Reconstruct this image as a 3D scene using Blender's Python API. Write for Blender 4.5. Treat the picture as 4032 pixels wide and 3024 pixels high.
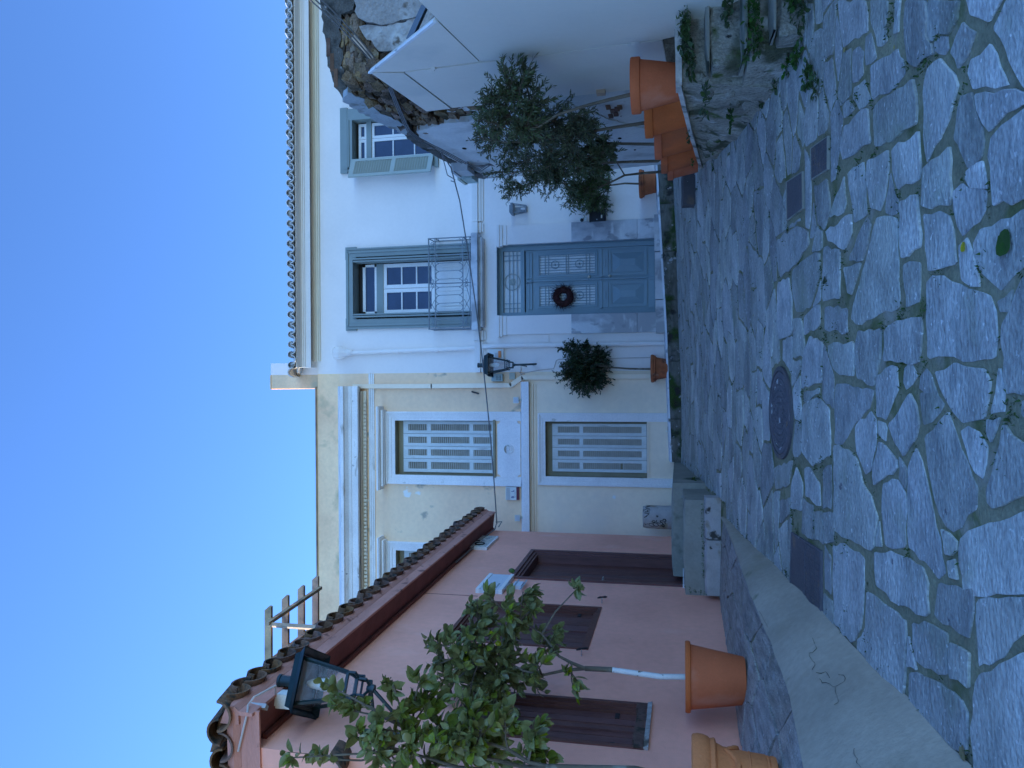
import bpy, bmesh, math, random
from mathutils import Vector, Matrix, noise
random.seed(7)
for o in list(bpy.data.objects): bpy.data.objects.remove(o)
S = bpy.context.scene
COL = S.collection
PI = math.pi
# ---------------------------------------------------------------- camera (portrait photo stored on its side)
EZ = 1.6                       # eye height above the street at the camera
FPX, PITCH, ROLL = 3040.0, math.radians(12.57), 0.0069
cp, sp = math.cos(PITCH), math.sin(PITCH)
FWD = Vector((0, cp, sp)); R0 = Vector((1, 0, 0)); U0 = Vector((0, -sp, cp))
RGT = R0*math.cos(ROLL) - U0*math.sin(ROLL); UPV = U0*math.cos(ROLL) + R0*math.sin(ROLL)
cam = bpy.data.cameras.new('camera'); camo = bpy.data.objects.new('camera', cam); COL.objects.link(camo)
cam.sensor_fit = 'HORIZONTAL'; cam.sensor_width = 36; cam.lens = FPX/4032*36
cam.clip_start = .05; cam.clip_end = 2000
m = Matrix.Identity(4)
for i, a in enumerate((-UPV, RGT, -FWD)):
    for j in range(3): m[j][i] = a[j]
m.translation = (0, 0, EZ); camo.matrix_world = m
S.camera = camo
# ---------------------------------------------------------------- sky, sun, exposure
SUN_AZ, SUN_EL = math.radians(-60), math.radians(14)      # azimuth from +Y towards +X
W = bpy.data.worlds.new('World'); S.world = W; W.use_nodes = True
nt = W.node_tree; bg = nt.nodes['Background']
sky = nt.nodes.new('ShaderNodeTexSky'); sky.sky_type = 'NISHITA'; sky.sun_disc = False
sky.sun_elevation = SUN_EL; sky.sun_rotation = SUN_AZ
sky.altitude = 100; sky.air_density = .5; sky.dust_density = 0; sky.ozone_density = 5.0
nt.links.new(sky.outputs[0], bg.inputs[0]); bg.inputs[1].default_value = .15
sl = bpy.data.lights.new('sun', 'SUN'); sl.energy = 5.0; sl.angle = math.radians(.5); sl.color = (1, .93, .82)
so = bpy.data.objects.new('sun', sl); COL.objects.link(so)
sd = Vector((math.sin(SUN_AZ)*math.cos(SUN_EL), math.cos(SUN_AZ)*math.cos(SUN_EL), math.sin(SUN_EL)))
so.rotation_euler = sd.to_track_quat('Z', 'Y').to_euler()
S.view_settings.view_transform = 'Standard'; S.view_settings.look = 'None'
S.view_settings.exposure = 2.1; S.view_settings.gamma = 1
S.view_settings.use_curve_mapping = False
# ---------------------------------------------------------------- pixel helpers (4032x3024 photo); all z below are relative to the eye
def ray(x, y):
    return FWD + RGT*((3024-y-1512)/FPX) - UPV*((x-2016)/FPX)
D = 14.5
def fac(x, y, Y=D):
    d = ray(x, y); return d*(Y/d.y)
def FX(y, x, Y=D): return fac(x, y, Y).x
def FZ(x, y, Y=D): return fac(x, y, Y).z
def G(x, y):                    # street surface
    y2 = max(-30., min(y, 30.)); xx = max(-6., min(x, 6.))
    return -1.6 + y2*(.1175 + .0021*max(xx, 0)) + .006*math.sin(x*2.1+y*1.3)
def gnd(x, y, lift=0):
    d = ray(x, y); t = 8.
    for _ in range(30):
        p = d*t; t = t - (p.z-G(p.x, p.y)-lift)/(d.z-.12*d.y)
    return d*t
PA, PB = -3.073, .035           # street wall of the pink house: X = PA + PB*Y
def PW(s, z, n=0): return Vector((PA+PB*s+n, s-PB*n, z))
def pinkpt(x, y, n=0):
    d = ray(x, y); t = (PA+n)/(d.x-PB*d.y); return d*t
RA, RB = 3.5-.0622*8.8, .0622   # street wall of the ruin
def RW(s, z, n=0): return Vector((RA+RB*s-n, s+RB*n, z))
def ruinpt(x, y, n=0):
    d = ray(x, y); t = (RA-n)/(d.x-RB*d.y); p = d*t; return p
HA, HB = 3.15-.144*7.2, .144    # hoarding
def hoardpt(x, y, n=0):
    d = ray(x, y); t = (HA-n)/(d.x-HB*d.y); return d*t
def jit(a): return random.uniform(-a, a)
# ---------------------------------------------------------------- mesh builder
WL = {}
class MB:
    def __init__(s): s.v = []; s.f = []
    def add(s, vs, fs):
        n = len(s.v); s.v += [Vector(p) for p in vs]; s.f += [tuple(i+n for i in f) for f in fs]; return s
    def box(s, x0, x1, y0, y1, z0, z1):
        vs = [(x, y, z) for x in (x0, x1) for y in (y0, y1) for z in (z0, z1)]
        return s.add(vs, [(0,1,3,2),(4,6,7,5),(0,4,5,1),(2,3,7,6),(0,2,6,4),(1,5,7,3)])
    def hexa(s, p):               # p: 4 bottom then 4 top
        return s.add(p, [(0,3,2,1),(4,5,6,7),(0,1,5,4),(1,2,6,5),(2,3,7,6),(3,0,4,7)])
    def prism(s, pts, vec):
        n = len(pts); vec = Vector(vec)
        vs = [Vector(p) for p in pts] + [Vector(p)+vec for p in pts]
        return s.add(vs, [tuple(range(n))[::-1], tuple(range(n, 2*n))] + [(i, (i+1) % n, n+(i+1) % n, n+i) for i in range(n)])
    def tube(s, path, r, n=8, cap=True, sq=False):
        path = [Vector(p) for p in path]; k = len(path)
        rs = r if isinstance(r, (list, tuple)) else [r]*k
        base = len(s.v); up = None
        for i, p in enumerate(path):
            t = (path[min(i+1, k-1)]-path[max(i-1, 0)])
            if t.length < 1e-9: t = Vector((0, 0, 1))
            t.normalize()
            if up is None:
                a = Vector((0, 0, 1)) if abs(t.z) < .9 else Vector((0, 1, 0))
                up = (a-t*a.dot(t)).normalized()
            else:
                up = up-t*up.dot(t)
                up = up.normalized() if up.length > 1e-6 else t.orthogonal().normalized()
            b = t.cross(up)
            for j in range(n):
                an = 2*PI*(j+(.5 if sq else 0))/n
                s.v.append(p + (up*math.cos(an)+b*math.sin(an))*rs[i])
        for i in range(k-1):
            for j in range(n):
                a = base+i*n+j; b2 = base+i*n+(j+1) % n
                s.f.append((a, b2, b2+n, a+n))
        if cap:
            s.f.append(tuple(base+j for j in range(n))[::-1]); s.f.append(tuple(base+(k-1)*n+j for j in range(n)))
        return s
    def bar(s, a, b, w, h=None, up=(0, 0, 1)):
        a = Vector(a); b = Vector(b); t = (b-a).normalized(); u = Vector(up)
        u = u-t*u.dot(t)
        if u.length < 1e-4: u = t.orthogonal()
        u.normalize(); c = t.cross(u); h = h or w
        q = [c*(w/2)*i+u*(h/2)*j for i, j in ((-1,-1),(1,-1),(1,1),(-1,1))]
        return s.hexa([a+k for k in q]+[b+k for k in q])
    def lathe(s, c, prof, n=24, sx=1, sy=1, cap=True):
        base = len(s.v); c = Vector(c)
        for r, z in prof:
            for j in range(n):
                an = 2*PI*j/n; s.v.append(c+Vector((r*math.cos(an)*sx, r*math.sin(an)*sy, z)))
        for i in range(len(prof)-1):
            for j in range(n):
                a = base+i*n+j; b = base+i*n+(j+1) % n; s.f.append((a, b, b+n, a+n))
        if cap:
            s.f.append(tuple(base+j for j in range(n))[::-1]); s.f.append(tuple(base+(len(prof)-1)*n+j for j in range(n)))
        return s
    def mesh(s, name, mat, org=(0, 0, 0), smooth=False, recalc=True):
        me = bpy.data.meshes.new(name); o = Vector(org)
        me.from_pydata([tuple(p-o) for p in s.v], [], s.f)
        if recalc:
            b = bmesh.new(); b.from_mesh(me); bmesh.ops.recalc_face_normals(b, faces=b.faces); b.to_mesh(me); b.free()
        if smooth:
            for p in me.polygons: p.use_smooth = True
            if smooth != 'full':
                me.set_sharp_from_angle(angle=math.radians(40))
        if mat: me.materials.append(mat)
        me.update(); return me
    def build(s, name, mat, parent=None, smooth=False, recalc=True, org=None, kind=None, label=None):
        if parent is not None and org is None: org = WL[parent.name]
        if org is None:
            org = Vector((sum(p.x for p in s.v)/len(s.v), sum(p.y for p in s.v)/len(s.v), min(p.z for p in s.v)))
        org = Vector(org)
        o = bpy.data.objects.new(name, s.mesh(name, mat, org, smooth, recalc)); COL.objects.link(o)
        place(o, org, parent)
        if kind: o['kind'] = kind
        if label: o['label'] = label
        return o
def place(o, org, parent=None, rot=None):
    org = Vector(org); WL[o.name] = org
    if parent is not None:
        o.parent = parent; o.location = org-WL[parent.name]
    else: o.location = org+Vector((0, 0, EZ))
    if rot is not None: o.rotation_euler = rot
    return o
def inst(name, me, org, parent=None, rot=None, scale=None):
    o = bpy.data.objects.new(name, me); COL.objects.link(o); place(o, org, parent, rot)
    if scale is not None: o.scale = scale if hasattr(scale, '__len__') else (scale,)*3
    return o
def thing(name, label, cat, loc, group=None):
    o = bpy.data.objects.new(name, None); COL.objects.link(o); o.empty_display_size = .1
    place(o, loc); tag(o, label, cat, group); return o
def tag(o, label=None, cat=None, group=None, kind=None):
    if label: o['label'] = label
    if cat: o['category'] = cat
    if group: o['group'] = group
    if kind: o['kind'] = kind
    return o
def textmesh(txt, size, mat, org, parent, name='lettering', face='-y', ext=.0015, sx=1, bold=False, smap=None):
    cu = bpy.data.curves.new('t', 'FONT'); cu.body = txt; cu.size = size; cu.extrude = ext; cu.align_x = 'CENTER'; cu.align_y = 'CENTER'
    if bold: cu.offset = size*.02
    ob = bpy.data.objects.new('t', cu); COL.objects.link(ob)
    bpy.context.view_layer.update()
    me = bpy.data.meshes.new_from_object(ob.evaluated_get(bpy.context.evaluated_depsgraph_get()))
    bpy.data.objects.remove(ob)
    o = bpy.data.objects.new(name, me); COL.objects.link(o)
    me.materials.clear(); me.materials.append(mat)
    place(o, org, parent)
    o.rotation_euler = (PI/2, 0, 0) if face == '-y' else (PI/2, 0, PI/2); o.scale = (sx, 1, 1)
    return o
# ---------------------------------------------------------------- materials
def mat(name, col, rough=.8, var=.12, scale=3., bump=.15, bscale=60., spec=.3, stains=(), rnd=0., metal=0., stretch=(1, 1, 1), trans=0., alpha=None, fine=.06, bdist=.02):
    """noise-varied procedural; stains: (colour, scale, threshold, softness, stretch)"""
    ma = bpy.data.materials.new(name); ma.use_nodes = True; t = ma.node_tree; N = t.nodes; L = t.links
    b = N['Principled BSDF']; b.inputs['Roughness'].default_value = rough; b.inputs['Metallic'].default_value = metal
    b.inputs['Specular IOR Level'].default_value = spec
    tc = N.new('ShaderNodeTexCoord'); mp = N.new('ShaderNodeMapping'); L.new(tc.outputs['Object'], mp.inputs[0])
    oi = N.new('ShaderNodeObjectInfo')
    ml = N.new('ShaderNodeMath'); ml.operation = 'MULTIPLY'; ml.inputs[1].default_value = 37.; L.new(oi.outputs['Random'], ml.inputs[0])
    L.new(ml.outputs[0], mp.inputs['Location'])
    def nz(sc, det=4, st=(1, 1, 1)):
        m2 = N.new('ShaderNodeMapping'); m2.inputs['Scale'].default_value = st; L.new(mp.outputs[0], m2.inputs[0])
        n = N.new('ShaderNodeTexNoise'); n.inputs['Scale'].default_value = sc; n.inputs['Detail'].default_value = det
        L.new(m2.outputs[0], n.inputs['Vector']); return n
    def mapr(src, a, b2, c, d):
        r = N.new('ShaderNodeMapRange'); r.inputs[1].default_value = a; r.inputs[2].default_value = b2; r.inputs[3].default_value = c; r.inputs[4].default_value = d
        L.new(src, r.inputs[0]); return r.outputs[0]
    def mix(fac_, a, b2, typ='MIX'):
        x = N.new('ShaderNodeMix'); x.data_type = 'RGBA'; x.blend_type = typ
        if isinstance(fac_, float): x.inputs[0].default_value = fac_
        else: L.new(fac_, x.inputs[0])
        for i, q in ((6, a), (7, b2)):
            if isinstance(q, tuple): x.inputs[i].default_value = (*q, 1)
            else: L.new(q, x.inputs[i])
        return x.outputs[2]
    n1 = nz(scale, 5, stretch)
    lo = tuple(c*(1-var) for c in col); hi = tuple(min(1, c*(1+var)) for c in col)
    c = mix(mapr(n1.outputs[0], .3, .7, 0, 1), lo, hi)
    if fine:
        n2 = nz(scale*14, 3, stretch); v = mapr(n2.outputs[0], .3, .7, 1-fine, 1+fine)
        g = N.new('ShaderNodeCombineColor'); [L.new(v, g.inputs[i]) for i in range(3)]
        c = mix(1., c, g.outputs[0], 'MULTIPLY')
    for st in stains:
        n3 = nz(st[1], 6, st[4] if len(st) > 4 else (1, 1, 1))
        c = mix(mapr(n3.outputs[0], st[2], st[2]+st[3], 0, st[5] if len(st) > 5 else 1.), c, st[0])
    if rnd:
        hs = N.new('ShaderNodeHueSaturation'); L.new(c, hs.inputs['Color'])
        L.new(mapr(oi.outputs['Random'], 0, 1, 1-rnd, 1+rnd), hs.inputs['Value'])
        m3 = N.new('ShaderNodeMath'); m3.operation = 'FRACT'; m4 = N.new('ShaderNodeMath'); m4.operation = 'MULTIPLY'; m4.inputs[1].default_value = 7.31
        L.new(oi.outputs['Random'], m4.inputs[0]); L.new(m4.outputs[0], m3.inputs[0])
        L.new(mapr(m3.outputs[0], 0, 1, 1-rnd, 1+rnd), hs.inputs['Saturation'])
        L.new(mapr(m3.outputs[0], 0, 1, .5-rnd*.06, .5+rnd*.06), hs.inputs['Hue']); c = hs.outputs[0]
    L.new(c, b.inputs['Base Color'])
    if bump:
        nb = nz(bscale, 6, stretch); bp = N.new('ShaderNodeBump'); bp.inputs['Strength'].default_value = bump; bp.inputs['Distance'].default_value = bdist
        L.new(nb.outputs[0], bp.inputs['Height']); L.new(bp.outputs[0], b.inputs['Normal'])
        L.new(mapr(nb.outputs[0], .3, .7, max(0, rough-.08), min(1, rough+.08)), b.inputs['Roughness'])
    if trans: b.inputs['Transmission Weight'].default_value = trans
    if alpha is not None: b.inputs['Alpha'].default_value = alpha
    return ma
def glassmat(name, col, rough=.03, alpha=.25):
    ma = bpy.data.materials.new(name); ma.use_nodes = True; b = ma.node_tree.nodes['Principled BSDF']
    b.inputs['Base Color'].default_value = (*col, 1); b.inputs['Roughness'].default_value = rough; b.inputs['Alpha'].default_value = alpha
    b.inputs['Specular IOR Level'].default_value = .6
    N = ma.node_tree.nodes; n = N.new('ShaderNodeTexNoise'); n.inputs['Scale'].default_value = 9; n.inputs['Detail'].default_value = 5
    r = N.new('ShaderNodeMapRange'); r.inputs[1].default_value = .35; r.inputs[2].default_value = .7; r.inputs[3].default_value = alpha*.7; r.inputs[4].default_value = min(1, alpha*1.3)
    ma.node_tree.links.new(n.outputs[0], r.inputs[0]); ma.node_tree.links.new(r.outputs[0], b.inputs['Alpha'])
    return ma
K = {}
K['slate'] = mat('slate', (.40, .395, .355), .7, .30, 2.6, .8, 22, .35, rnd=.27, stretch=(1, 1.8, 1), fine=.24, bdist=.035,
    stains=(((.50, .485, .42), 1.6, .54, .2, (1, 1, 1), .75), ((.24, .25, .235), 4.5, .55, .16, (1, 2.2, 1), .75), ((.27, .29, .20), 3.1, .60, .14, (1, 1, 1), .6), ((.72, .71, .66), 30, .655, .03, (1, 1, 1), .75), ((.12, .11, .12), 9, .715, .015, (1, 1, 1), .85)))
K['slate2'] = mat('slate_platform', (.36, .325, .285), .72, .3, 3.2, .8, 22, .35, rnd=.14, stretch=(5, 1.1, 1), fine=.3, bdist=.03,
    stains=(((.17, .17, .17), 6, .56, .12, (5, .9, 1), .8), ((.44, .43, .42), 4, .58, .12, (4, .8, 1), .7), ((.66, .65, .60), 26, .68, .03, (1, 1, 1), .7), ((.2, .2, .14), 3.5, .6, .14, (1, 1, 1), .5)))
K['mortar'] = mat('mortar', (.27, .25, .155), .95, .2, 3, .6, 50, .1, fine=.15,
    stains=(((.13, .145, .055), 3.4, .56, .1, (1, 1, 1), .85), ((.15, .125, .08), 2.6, .62, .08), ((.40, .365, .28), 2.6, .6, .1)))
K['concrete'] = mat('concrete', (.385, .32, .245), .9, .14, 1.6, .3, 45, .2, fine=.07,
    stains=(((.28, .235, .16), 1.3, .56, .16), ((.10, .13, .06), 2.4, .68, .08), ((.12, .11, .10), 9, .72, .04, (1, 1, 1), .7)))
K['concrete_grey'] = mat('concrete_grey', (.30, .285, .235), .9, .15, 2, .3, 40, .2, stains=(((.10, .115, .08), 2.2, .58, .12), ((.3, .3, .28), 6, .68, .05)))
K['kerbmoss'] = mat('kerb_stone_mossy', (.17, .16, .13), .95, .3, 6, .8, 40, .15, stains=(((.05, .085, .02), 2.5, .5, .1), ((.05, .045, .04), 5, .55, .1), ((.42, .42, .40), 9, .64, .06)), stretch=(1, 1, 3))
K['white'] = mat('white_render', (.87, .79, .725), .85, .03, 1.2, .08, 80, .2, fine=.015, stains=(((.80, .73, .66), .9, .62, .2),))
K['whitetrim'] = mat('white_trim', (.84, .77, .70), .8, .04, 2, .06, 60, .2, fine=.02, stains=(((.70, .66, .58), 2, .64, .12),))
K['creamtrim'] = mat('cream_moulding', (.80, .72, .58), .8, .05, 2, .06, 60, .2, fine=.02)
K['whitebase'] = mat('white_footing', (.72, .72, .71), .9, .12, 4, .3, 30, .1, stains=(((.2, .2, .17), 5, .6, .1),))
K['yellow'] = mat('yellow_render', (.97, .66, .43), .9, .1, .9, .14, 50, .15, fine=.04,
    stains=(((.72, .55, .38), 1.1, .54, .18, (1, 1, .6), .8), ((.38, .34, .27), 3.2, .63, .07, (1, 1, .7), .85), ((.86, .82, .75), 1.7, .69, .02)))
K['yellowlow'] = mat('yellow_render_lower', (.95, .77, .57), .9, .06, .8, .1, 60, .15, fine=.03, stains=(((.86, .72, .57), 1.0, .56, .2), ((.88, .87, .82), 4, .72, .03)))
K['yellowpar'] = mat('yellow_parapet', (.95, .63, .38), .9, .14, 1.1, .15, 50, .15, fine=.05, stains=(((.52, .42, .26), 1.6, .56, .12), ((.72, .68, .58), 1.5, .66, .05)))
K['yellowedge'] = mat('parapet_capping', (.30, .2, .11), .9, .3, 4, .2, 40)
K['whiteold'] = mat('weathered_white_moulding', (.80, .78, .74), .88, .08, 3, .25, 40, .15, stains=(((.42, .36, .28), 3.2, .60, .1, (.5, 1, 2)), ((.2, .16, .13), 9, .68, .05, (1, 1, 1), .8)))
K['whitesur'] = mat('white_window_surround', (.84, .80, .76), .85, .05, 3, .12, 50, .15, stains=(((.55, .52, .45), 4, .68, .06),))
K['shutterw'] = mat('pale_painted_shutter', (.66, .68, .64), .7, .1, 5, .1, 40, .3, stretch=(1, 1, .3), stains=(((.42, .40, .35), 5, .64, .1, (2, 1, .4), .7),))
K['slat'] = mat('louvre_slat', (.50, .46, .38), .8, .1, 8, .1, 40)
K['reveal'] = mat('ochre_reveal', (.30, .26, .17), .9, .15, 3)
K['pink'] = mat('pink_render', (.95, .425, .30), .9, .08, 1.0, .18, 90, .12, fine=.04, stains=(((.82, .36, .255), .8, .54, .2), ((.96, .50, .38), 1.9, .6, .12, (1, 1, .6), .6), ((.40, .24, .2), 20, .74, .02, (1, 1, 1), .6)))
K['pinkwood'] = mat('pink_fascia', (.60, .27, .20), .8, .12, 4, .3, 30, .2, stretch=(.4, .4, 2), stains=(((.27, .12, .09), 6, .62, .07),))
K['soffit'] = mat('dark_red_soffit', (.22, .075, .06), .8, .14, 5, .2, 30, .2)
K['rooftile'] = mat('clay_roof_tile', (.20, .115, .075), .9, .3, 9, .5, 50, .1, rnd=.2, stains=(((.06, .055, .045), 9, .52, .12), ((.25, .17, .12), 22, .66, .06)))
K['tilewhite'] = mat('painted_roof_tile', (.60, .585, .55), .9, .1, 8, .2, 40, .1, stains=(((.25, .22, .18), 12, .62, .1),))
K['tiledark'] = mat('dark_tile_clay', (.16, .12, .10), .95, .3, 12, .2, 50)  # dark brown clay colour
K['brown'] = mat('dark_brown_wood', (.15, .056, .044), .55, .22, 5, .25, 30, .4, stretch=(3, 3, .5), rnd=.12)
K['brown2'] = mat('weathered_brown_wood', (.13, .075, .06), .8, .35, 9, .6, 30, .2, stretch=(1, 1, 1), stains=(((.05, .04, .03), 9, .52, .1), ((.34, .26, .18), 14, .64, .06)))
K['bluedoor'] = mat('blue_grey_paint', (.25, .345, .375), .5, .04, 3, .05, 60, .4, fine=.02)
K['greyframe'] = mat('grey_green_paint', (.245, .295, .285), .6, .05, 3, .05, 60, .3, fine=.02)
K['greyshut'] = mat('grey_green_shutter', (.36, .40, .36), .6, .05, 3, .05, 60, .3, fine=.02)
K['pane'] = mat('window_pane', (.035, .055, .10), .06, .2, 2, 0, 1, .6)
K['curtain'] = mat('pale_curtain', (.45, .42, .36), .9, .2, 5, .2, 20, stretch=(4, 1, .2))
K['doorpane'] = mat('frosted_door_pane', (.72, .74, .72), .35, .06, 3, 0, 1, .4)
K['winwhite'] = mat('white_joinery', (.80, .79, .76), .5, .03, 4, .04, 60, .4)
K['iron'] = mat('grey_wrought_iron', (.20, .23, .25), .5, .12, 10, .1, 60, .4)
K['ironblack'] = mat('black_iron', (.02, .02, .022), .5, .2, 10, .15, 60, .4)
K['lantern'] = mat('dark_green_lantern_paint', (.007, .024, .026), .38, .2, 8, .06, 60, .5)
K['lglass'] = glassmat('lantern_glass', (.62, .60, .62), .05, .13)
K['marble'] = mat('grey_veined_marble', (.58, .58, .58), .35, .1, 1.4, .05, 30, .4, fine=.03, stretch=(1, 1, 1.6),
    stains=(((.30, .30, .31), 1.7, .47, .12, (1.4, 1, .8), .9), ((.72, .72, .70), 2.4, .6, .1, (.6, 1, 1.8)), ((.20, .21, .23), 4, .60, .05, (1.2, 1, .8), .7)))
K['oldmarble'] = mat('weathered_marble', (.45, .405, .37), .8, .16, 5, .5, 22, .2, stains=(((.30, .24, .17), 4, .58, .1), ((.08, .07, .06), 7, .63, .06), ((.4, .3, .27), 3, .66, .08)))
K['terra'] = mat('terracotta_plain', (.56, .135, .048), .8, .1, 4, .12, 60, .2, fine=.04, rnd=.035, stains=(((.46, .115, .045), 2, .56, .2), ((.66, .42, .33), 30, .72, .03, (1, 1, 1), .5), ((.62, .27, .17), 3.4, .60, .12, (1, 1, .5), .4), ((.34, .10, .05), 2.6, .63, .08, (1, 1, .4), .6)))
K['terra2'] = mat('terracotta_moulded', (.62, .20, .07), .85, .12, 5, .25, 40, .15, stains=(((.38, .14, .06), 3, .54, .12), ((.62, .38, .24), 9, .66, .1, (1, 1, 1), .5)))
K['terra3'] = mat('terracotta_dark', (.46, .14, .06), .85, .2, 5, .3, 40, .15, stains=(((.20, .075, .045), 5, .5, .12), ((.46, .25, .17), 9, .64, .08)))
K['soil'] = mat('soil', (.05, .038, .028), 1, .3, 12, .8, 40, .1)
K['hoard'] = mat('painted_board', (.70, .65, .555), .6, .03, 1.2, .05, 30, .3, fine=.012, stains=(((.54, .53, .47), .9, .58, .2), ((.46, .44, .38), 2.2, .68, .1, (1, 1, .35), .8)))
K['seam'] = mat('dark_board_backing', (.06, .06, .055), .9, .2, 5)  # near-black colour of the backing seen in the gaps between boards
K['steel'] = mat('blue_grey_steel', (.10, .14, .19), .5, .15, 8, .1, 40, .4)
K['rubble'] = mat('rubble_stone', (.21, .15, .10), .95, .35, 4, 1., 14, .1, rnd=.22, fine=.3, stains=(((.06, .045, .03), 3, .50, .12), ((.34, .29, .23), 5, .62, .08)), bdist=.06)
K['rubblecore'] = mat('earth_mortar', (.085, .06, .042), 1, .4, 5, 1, 16, .05, fine=.25, stains=(((.22, .19, .16), 5, .62, .08),), bdist=.06)
K['plasterold'] = mat('old_white_plaster', (.62, .62, .59), .92, .1, 1.8, .35, 26, .1, fine=.05, stains=(((.42, .42, .40), 1.6, .55, .14), ((.13, .12, .10), 5, .70, .04), ((.36, .30, .25), 3, .67, .07)))
K['plasterblue'] = mat('blue_wash_plaster', (.33, .36, .36), .92, .14, 3, .5, 26, .1, fine=.08, stains=(((.18, .18, .16), 4, .55, .1), ((.6, .6, .58), 5, .65, .08)))
K['plasterdark'] = mat('mossy_dark_plaster', (.125, .115, .10), .95, .35, 4, .9, 24, .1, fine=.2, stains=(((.04, .04, .036), 4, .5, .12), ((.32, .31, .29), 7, .63, .06), ((.08, .10, .04), 3, .66, .06)), bdist=.04)
K['plastergrey'] = mat('grey_rough_plaster', (.36, .33, .30), .95, .2, 2.5, .8, 16, .1, fine=.12, stains=(((.58, .56, .52), 2, .56, .1), ((.16, .13, .10), 4, .62, .06)), bdist=.04)
K['ledge'] = mat('mossy_ledge_stone', (.32, .29, .23), .95, .3, 3, 1., 16, .1, fine=.2, bdist=.05, stains=(((.10, .10, .06), 2.4, .53, .1), ((.46, .43, .37), 4, .60, .08), ((.09, .12, .035), 3.4, .61, .07), ((.05, .045, .04), 7, .66, .05)))
K['stubyellow'] = mat('dull_yellow_render', (.76, .56, .36), .9, .15, 1.4, .15, 50, .15, stains=(((.5, .43, .3), 2, .56, .1),))
K['cap'] = mat('worn_ledge_capping', (.52, .47, .41), .9, .25, 5, .6, 26, .1, stains=(((.20, .18, .14), 4, .55, .1), ((.66, .62, .56), 7, .6, .08)))
K['brick'] = mat('old_clay_brick', (.17, .10, .07), .95, .25, 6, .6, 30, .1, rnd=.2, stains=(((.3, .26, .2), 6, .6, .1),))
K['wood'] = mat('raw_timber', (.46, .33, .20), .85, .2, 4, .4, 24, .15, stretch=(1, 1, 1), rnd=.15, stains=(((.20, .16, .12), 5, .54, .14),))
K['bark'] = mat('tree_bark', (.15, .12, .085), .95, .3, 14, .7, 40, .1, stretch=(1, 1, .3), stains=(((.24, .22, .17), 9, .6, .1),))
K['limewash'] = mat('limewashed_bark', (.72, .70, .66), .9, .06, 9, .4, 30, .1, stains=(((.15, .10, .06), 11, .58, .03),))
def leafmat(name, col, back, rough=.45, rnd=.3):
    ma = mat(name, col, rough, .25, 30, .1, 60, .4, rnd=rnd, fine=.1)
    t = ma.node_tree; N = t.nodes; L = t.links; b = N['Principled BSDF']
    src = b.inputs['Base Color'].links[0].from_socket
    ge = N.new('ShaderNodeNewGeometry'); x = N.new('ShaderNodeMix'); x.data_type = 'RGBA'
    L.new(ge.outputs['Backfacing'], x.inputs[0]); L.new(src, x.inputs[6]); x.inputs[7].default_value = (*back, 1); L.new(x.outputs[2], b.inputs['Base Color'])
    tr = N.new('ShaderNodeBsdfTranslucent'); L.new(src, tr.inputs[0]); ms = N.new('ShaderNodeMixShader'); ms.inputs[0].default_value = .22
    L.new(b.outputs[0], ms.inputs[1]); L.new(tr.outputs[0], ms.inputs[2]); L.new(ms.outputs[0], N['Material Output'].inputs[0]); return ma
K['lemon'] = leafmat('lemon_leaf', (.20, .215, .045), (.23, .24, .09), .32)
K['lemony'] = leafmat('lemon_leaf_yellowing', (.30, .27, .045), (.3, .28, .08), .4)
K['olive'] = leafmat('olive_leaf', (.080, .108, .040), (.14, .16, .085), .5)
K['bay'] = leafmat('bay_leaf', (.024, .048, .018), (.05, .08, .03), .35)
K['weed'] = leafmat('weed_leaf', (.055, .115, .02), (.08, .14, .04), .5)
K['moss'] = leafmat('moss_tuft', (.05, .085, .018), (.06, .1, .03), .8)
K['fallen'] = leafmat('fallen_leaf', (.42, .33, .06), (.4, .32, .1), .6)
K['wreath'] = mat('dried_wreath_twigs', (.055, .018, .016), .9, .5, 20, .5, 60)
K['cast'] = mat('cast_iron_cover', (.115, .105, .115), .65, .2, 8, .4, 60, .4, stains=(((.5, .5, .48), 5, .63, .03), ((.2, .13, .09), 6, .66, .06)))
K['cast2'] = mat('steel_cover', (.095, .085, .09), .6, .16, 5, .25, 60, .4, stains=(((.17, .12, .09), 5, .6, .08), ((.45, .44, .42), 40, .74, .02)))
K['plastic'] = mat('white_plastic', (.74, .74, .68), .5, .03, 5, 0, 1, .4)
K['plasticgrey'] = mat('grey_plastic', (.45, .46, .46), .5, .08, 6, 0, 1, .4)
K['beigebox'] = mat('beige_box', (.50, .50, .40), .6, .06, 5, .05, 40)
K['greenbox'] = mat('grey_green_meter_box', (.42, .50, .45), .6, .06, 5, .05, 40, stains=(((.3, .33, .3), 6, .6, .1),))
K['red'] = mat('dark_red_lens', (.16, .015, .03), .35, .1, 8, 0, 1, .5)
K['orange'] = mat('orange_lens', (.75, .20, .03), .3, .1, 8, 0, 1, .5)
K['blueink'] = mat('blue_print', (.03, .07, .22), .7, .1, 8, 0, 1)
K['greyink'] = mat('grey_print', (.30, .36, .38), .7, .1, 8, 0, 1)
K['blackink'] = mat('black_marker', (.008, .008, .012), .6, .1, 8, 0, 1)
K['cable'] = mat('grey_cable', (.17, .17, .17), .7, .2, 8, .1, 40)
K['cablew'] = mat('pale_cable', (.55, .47, .42), .7, .1, 8, .1, 40)
K['chrome'] = mat('brushed_steel', (.55, .56, .58), .28, .05, 8, .05, 60, .5, metal=1.)
K['brass'] = mat('pale_brass', (.85, .78, .60), .3, .05, 8, 0, 1, .6, metal=.2)
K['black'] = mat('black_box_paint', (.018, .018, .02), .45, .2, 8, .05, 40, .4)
K['tilepic'] = mat('glazed_plaque', (.62, .60, .52), .3, .05, 6, .05, 30, .5, stains=(((.10, .14, .22), 9, .58, .05, (1, 1, 1), .8), ((.3, .32, .28), 5, .60, .1)))
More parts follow.
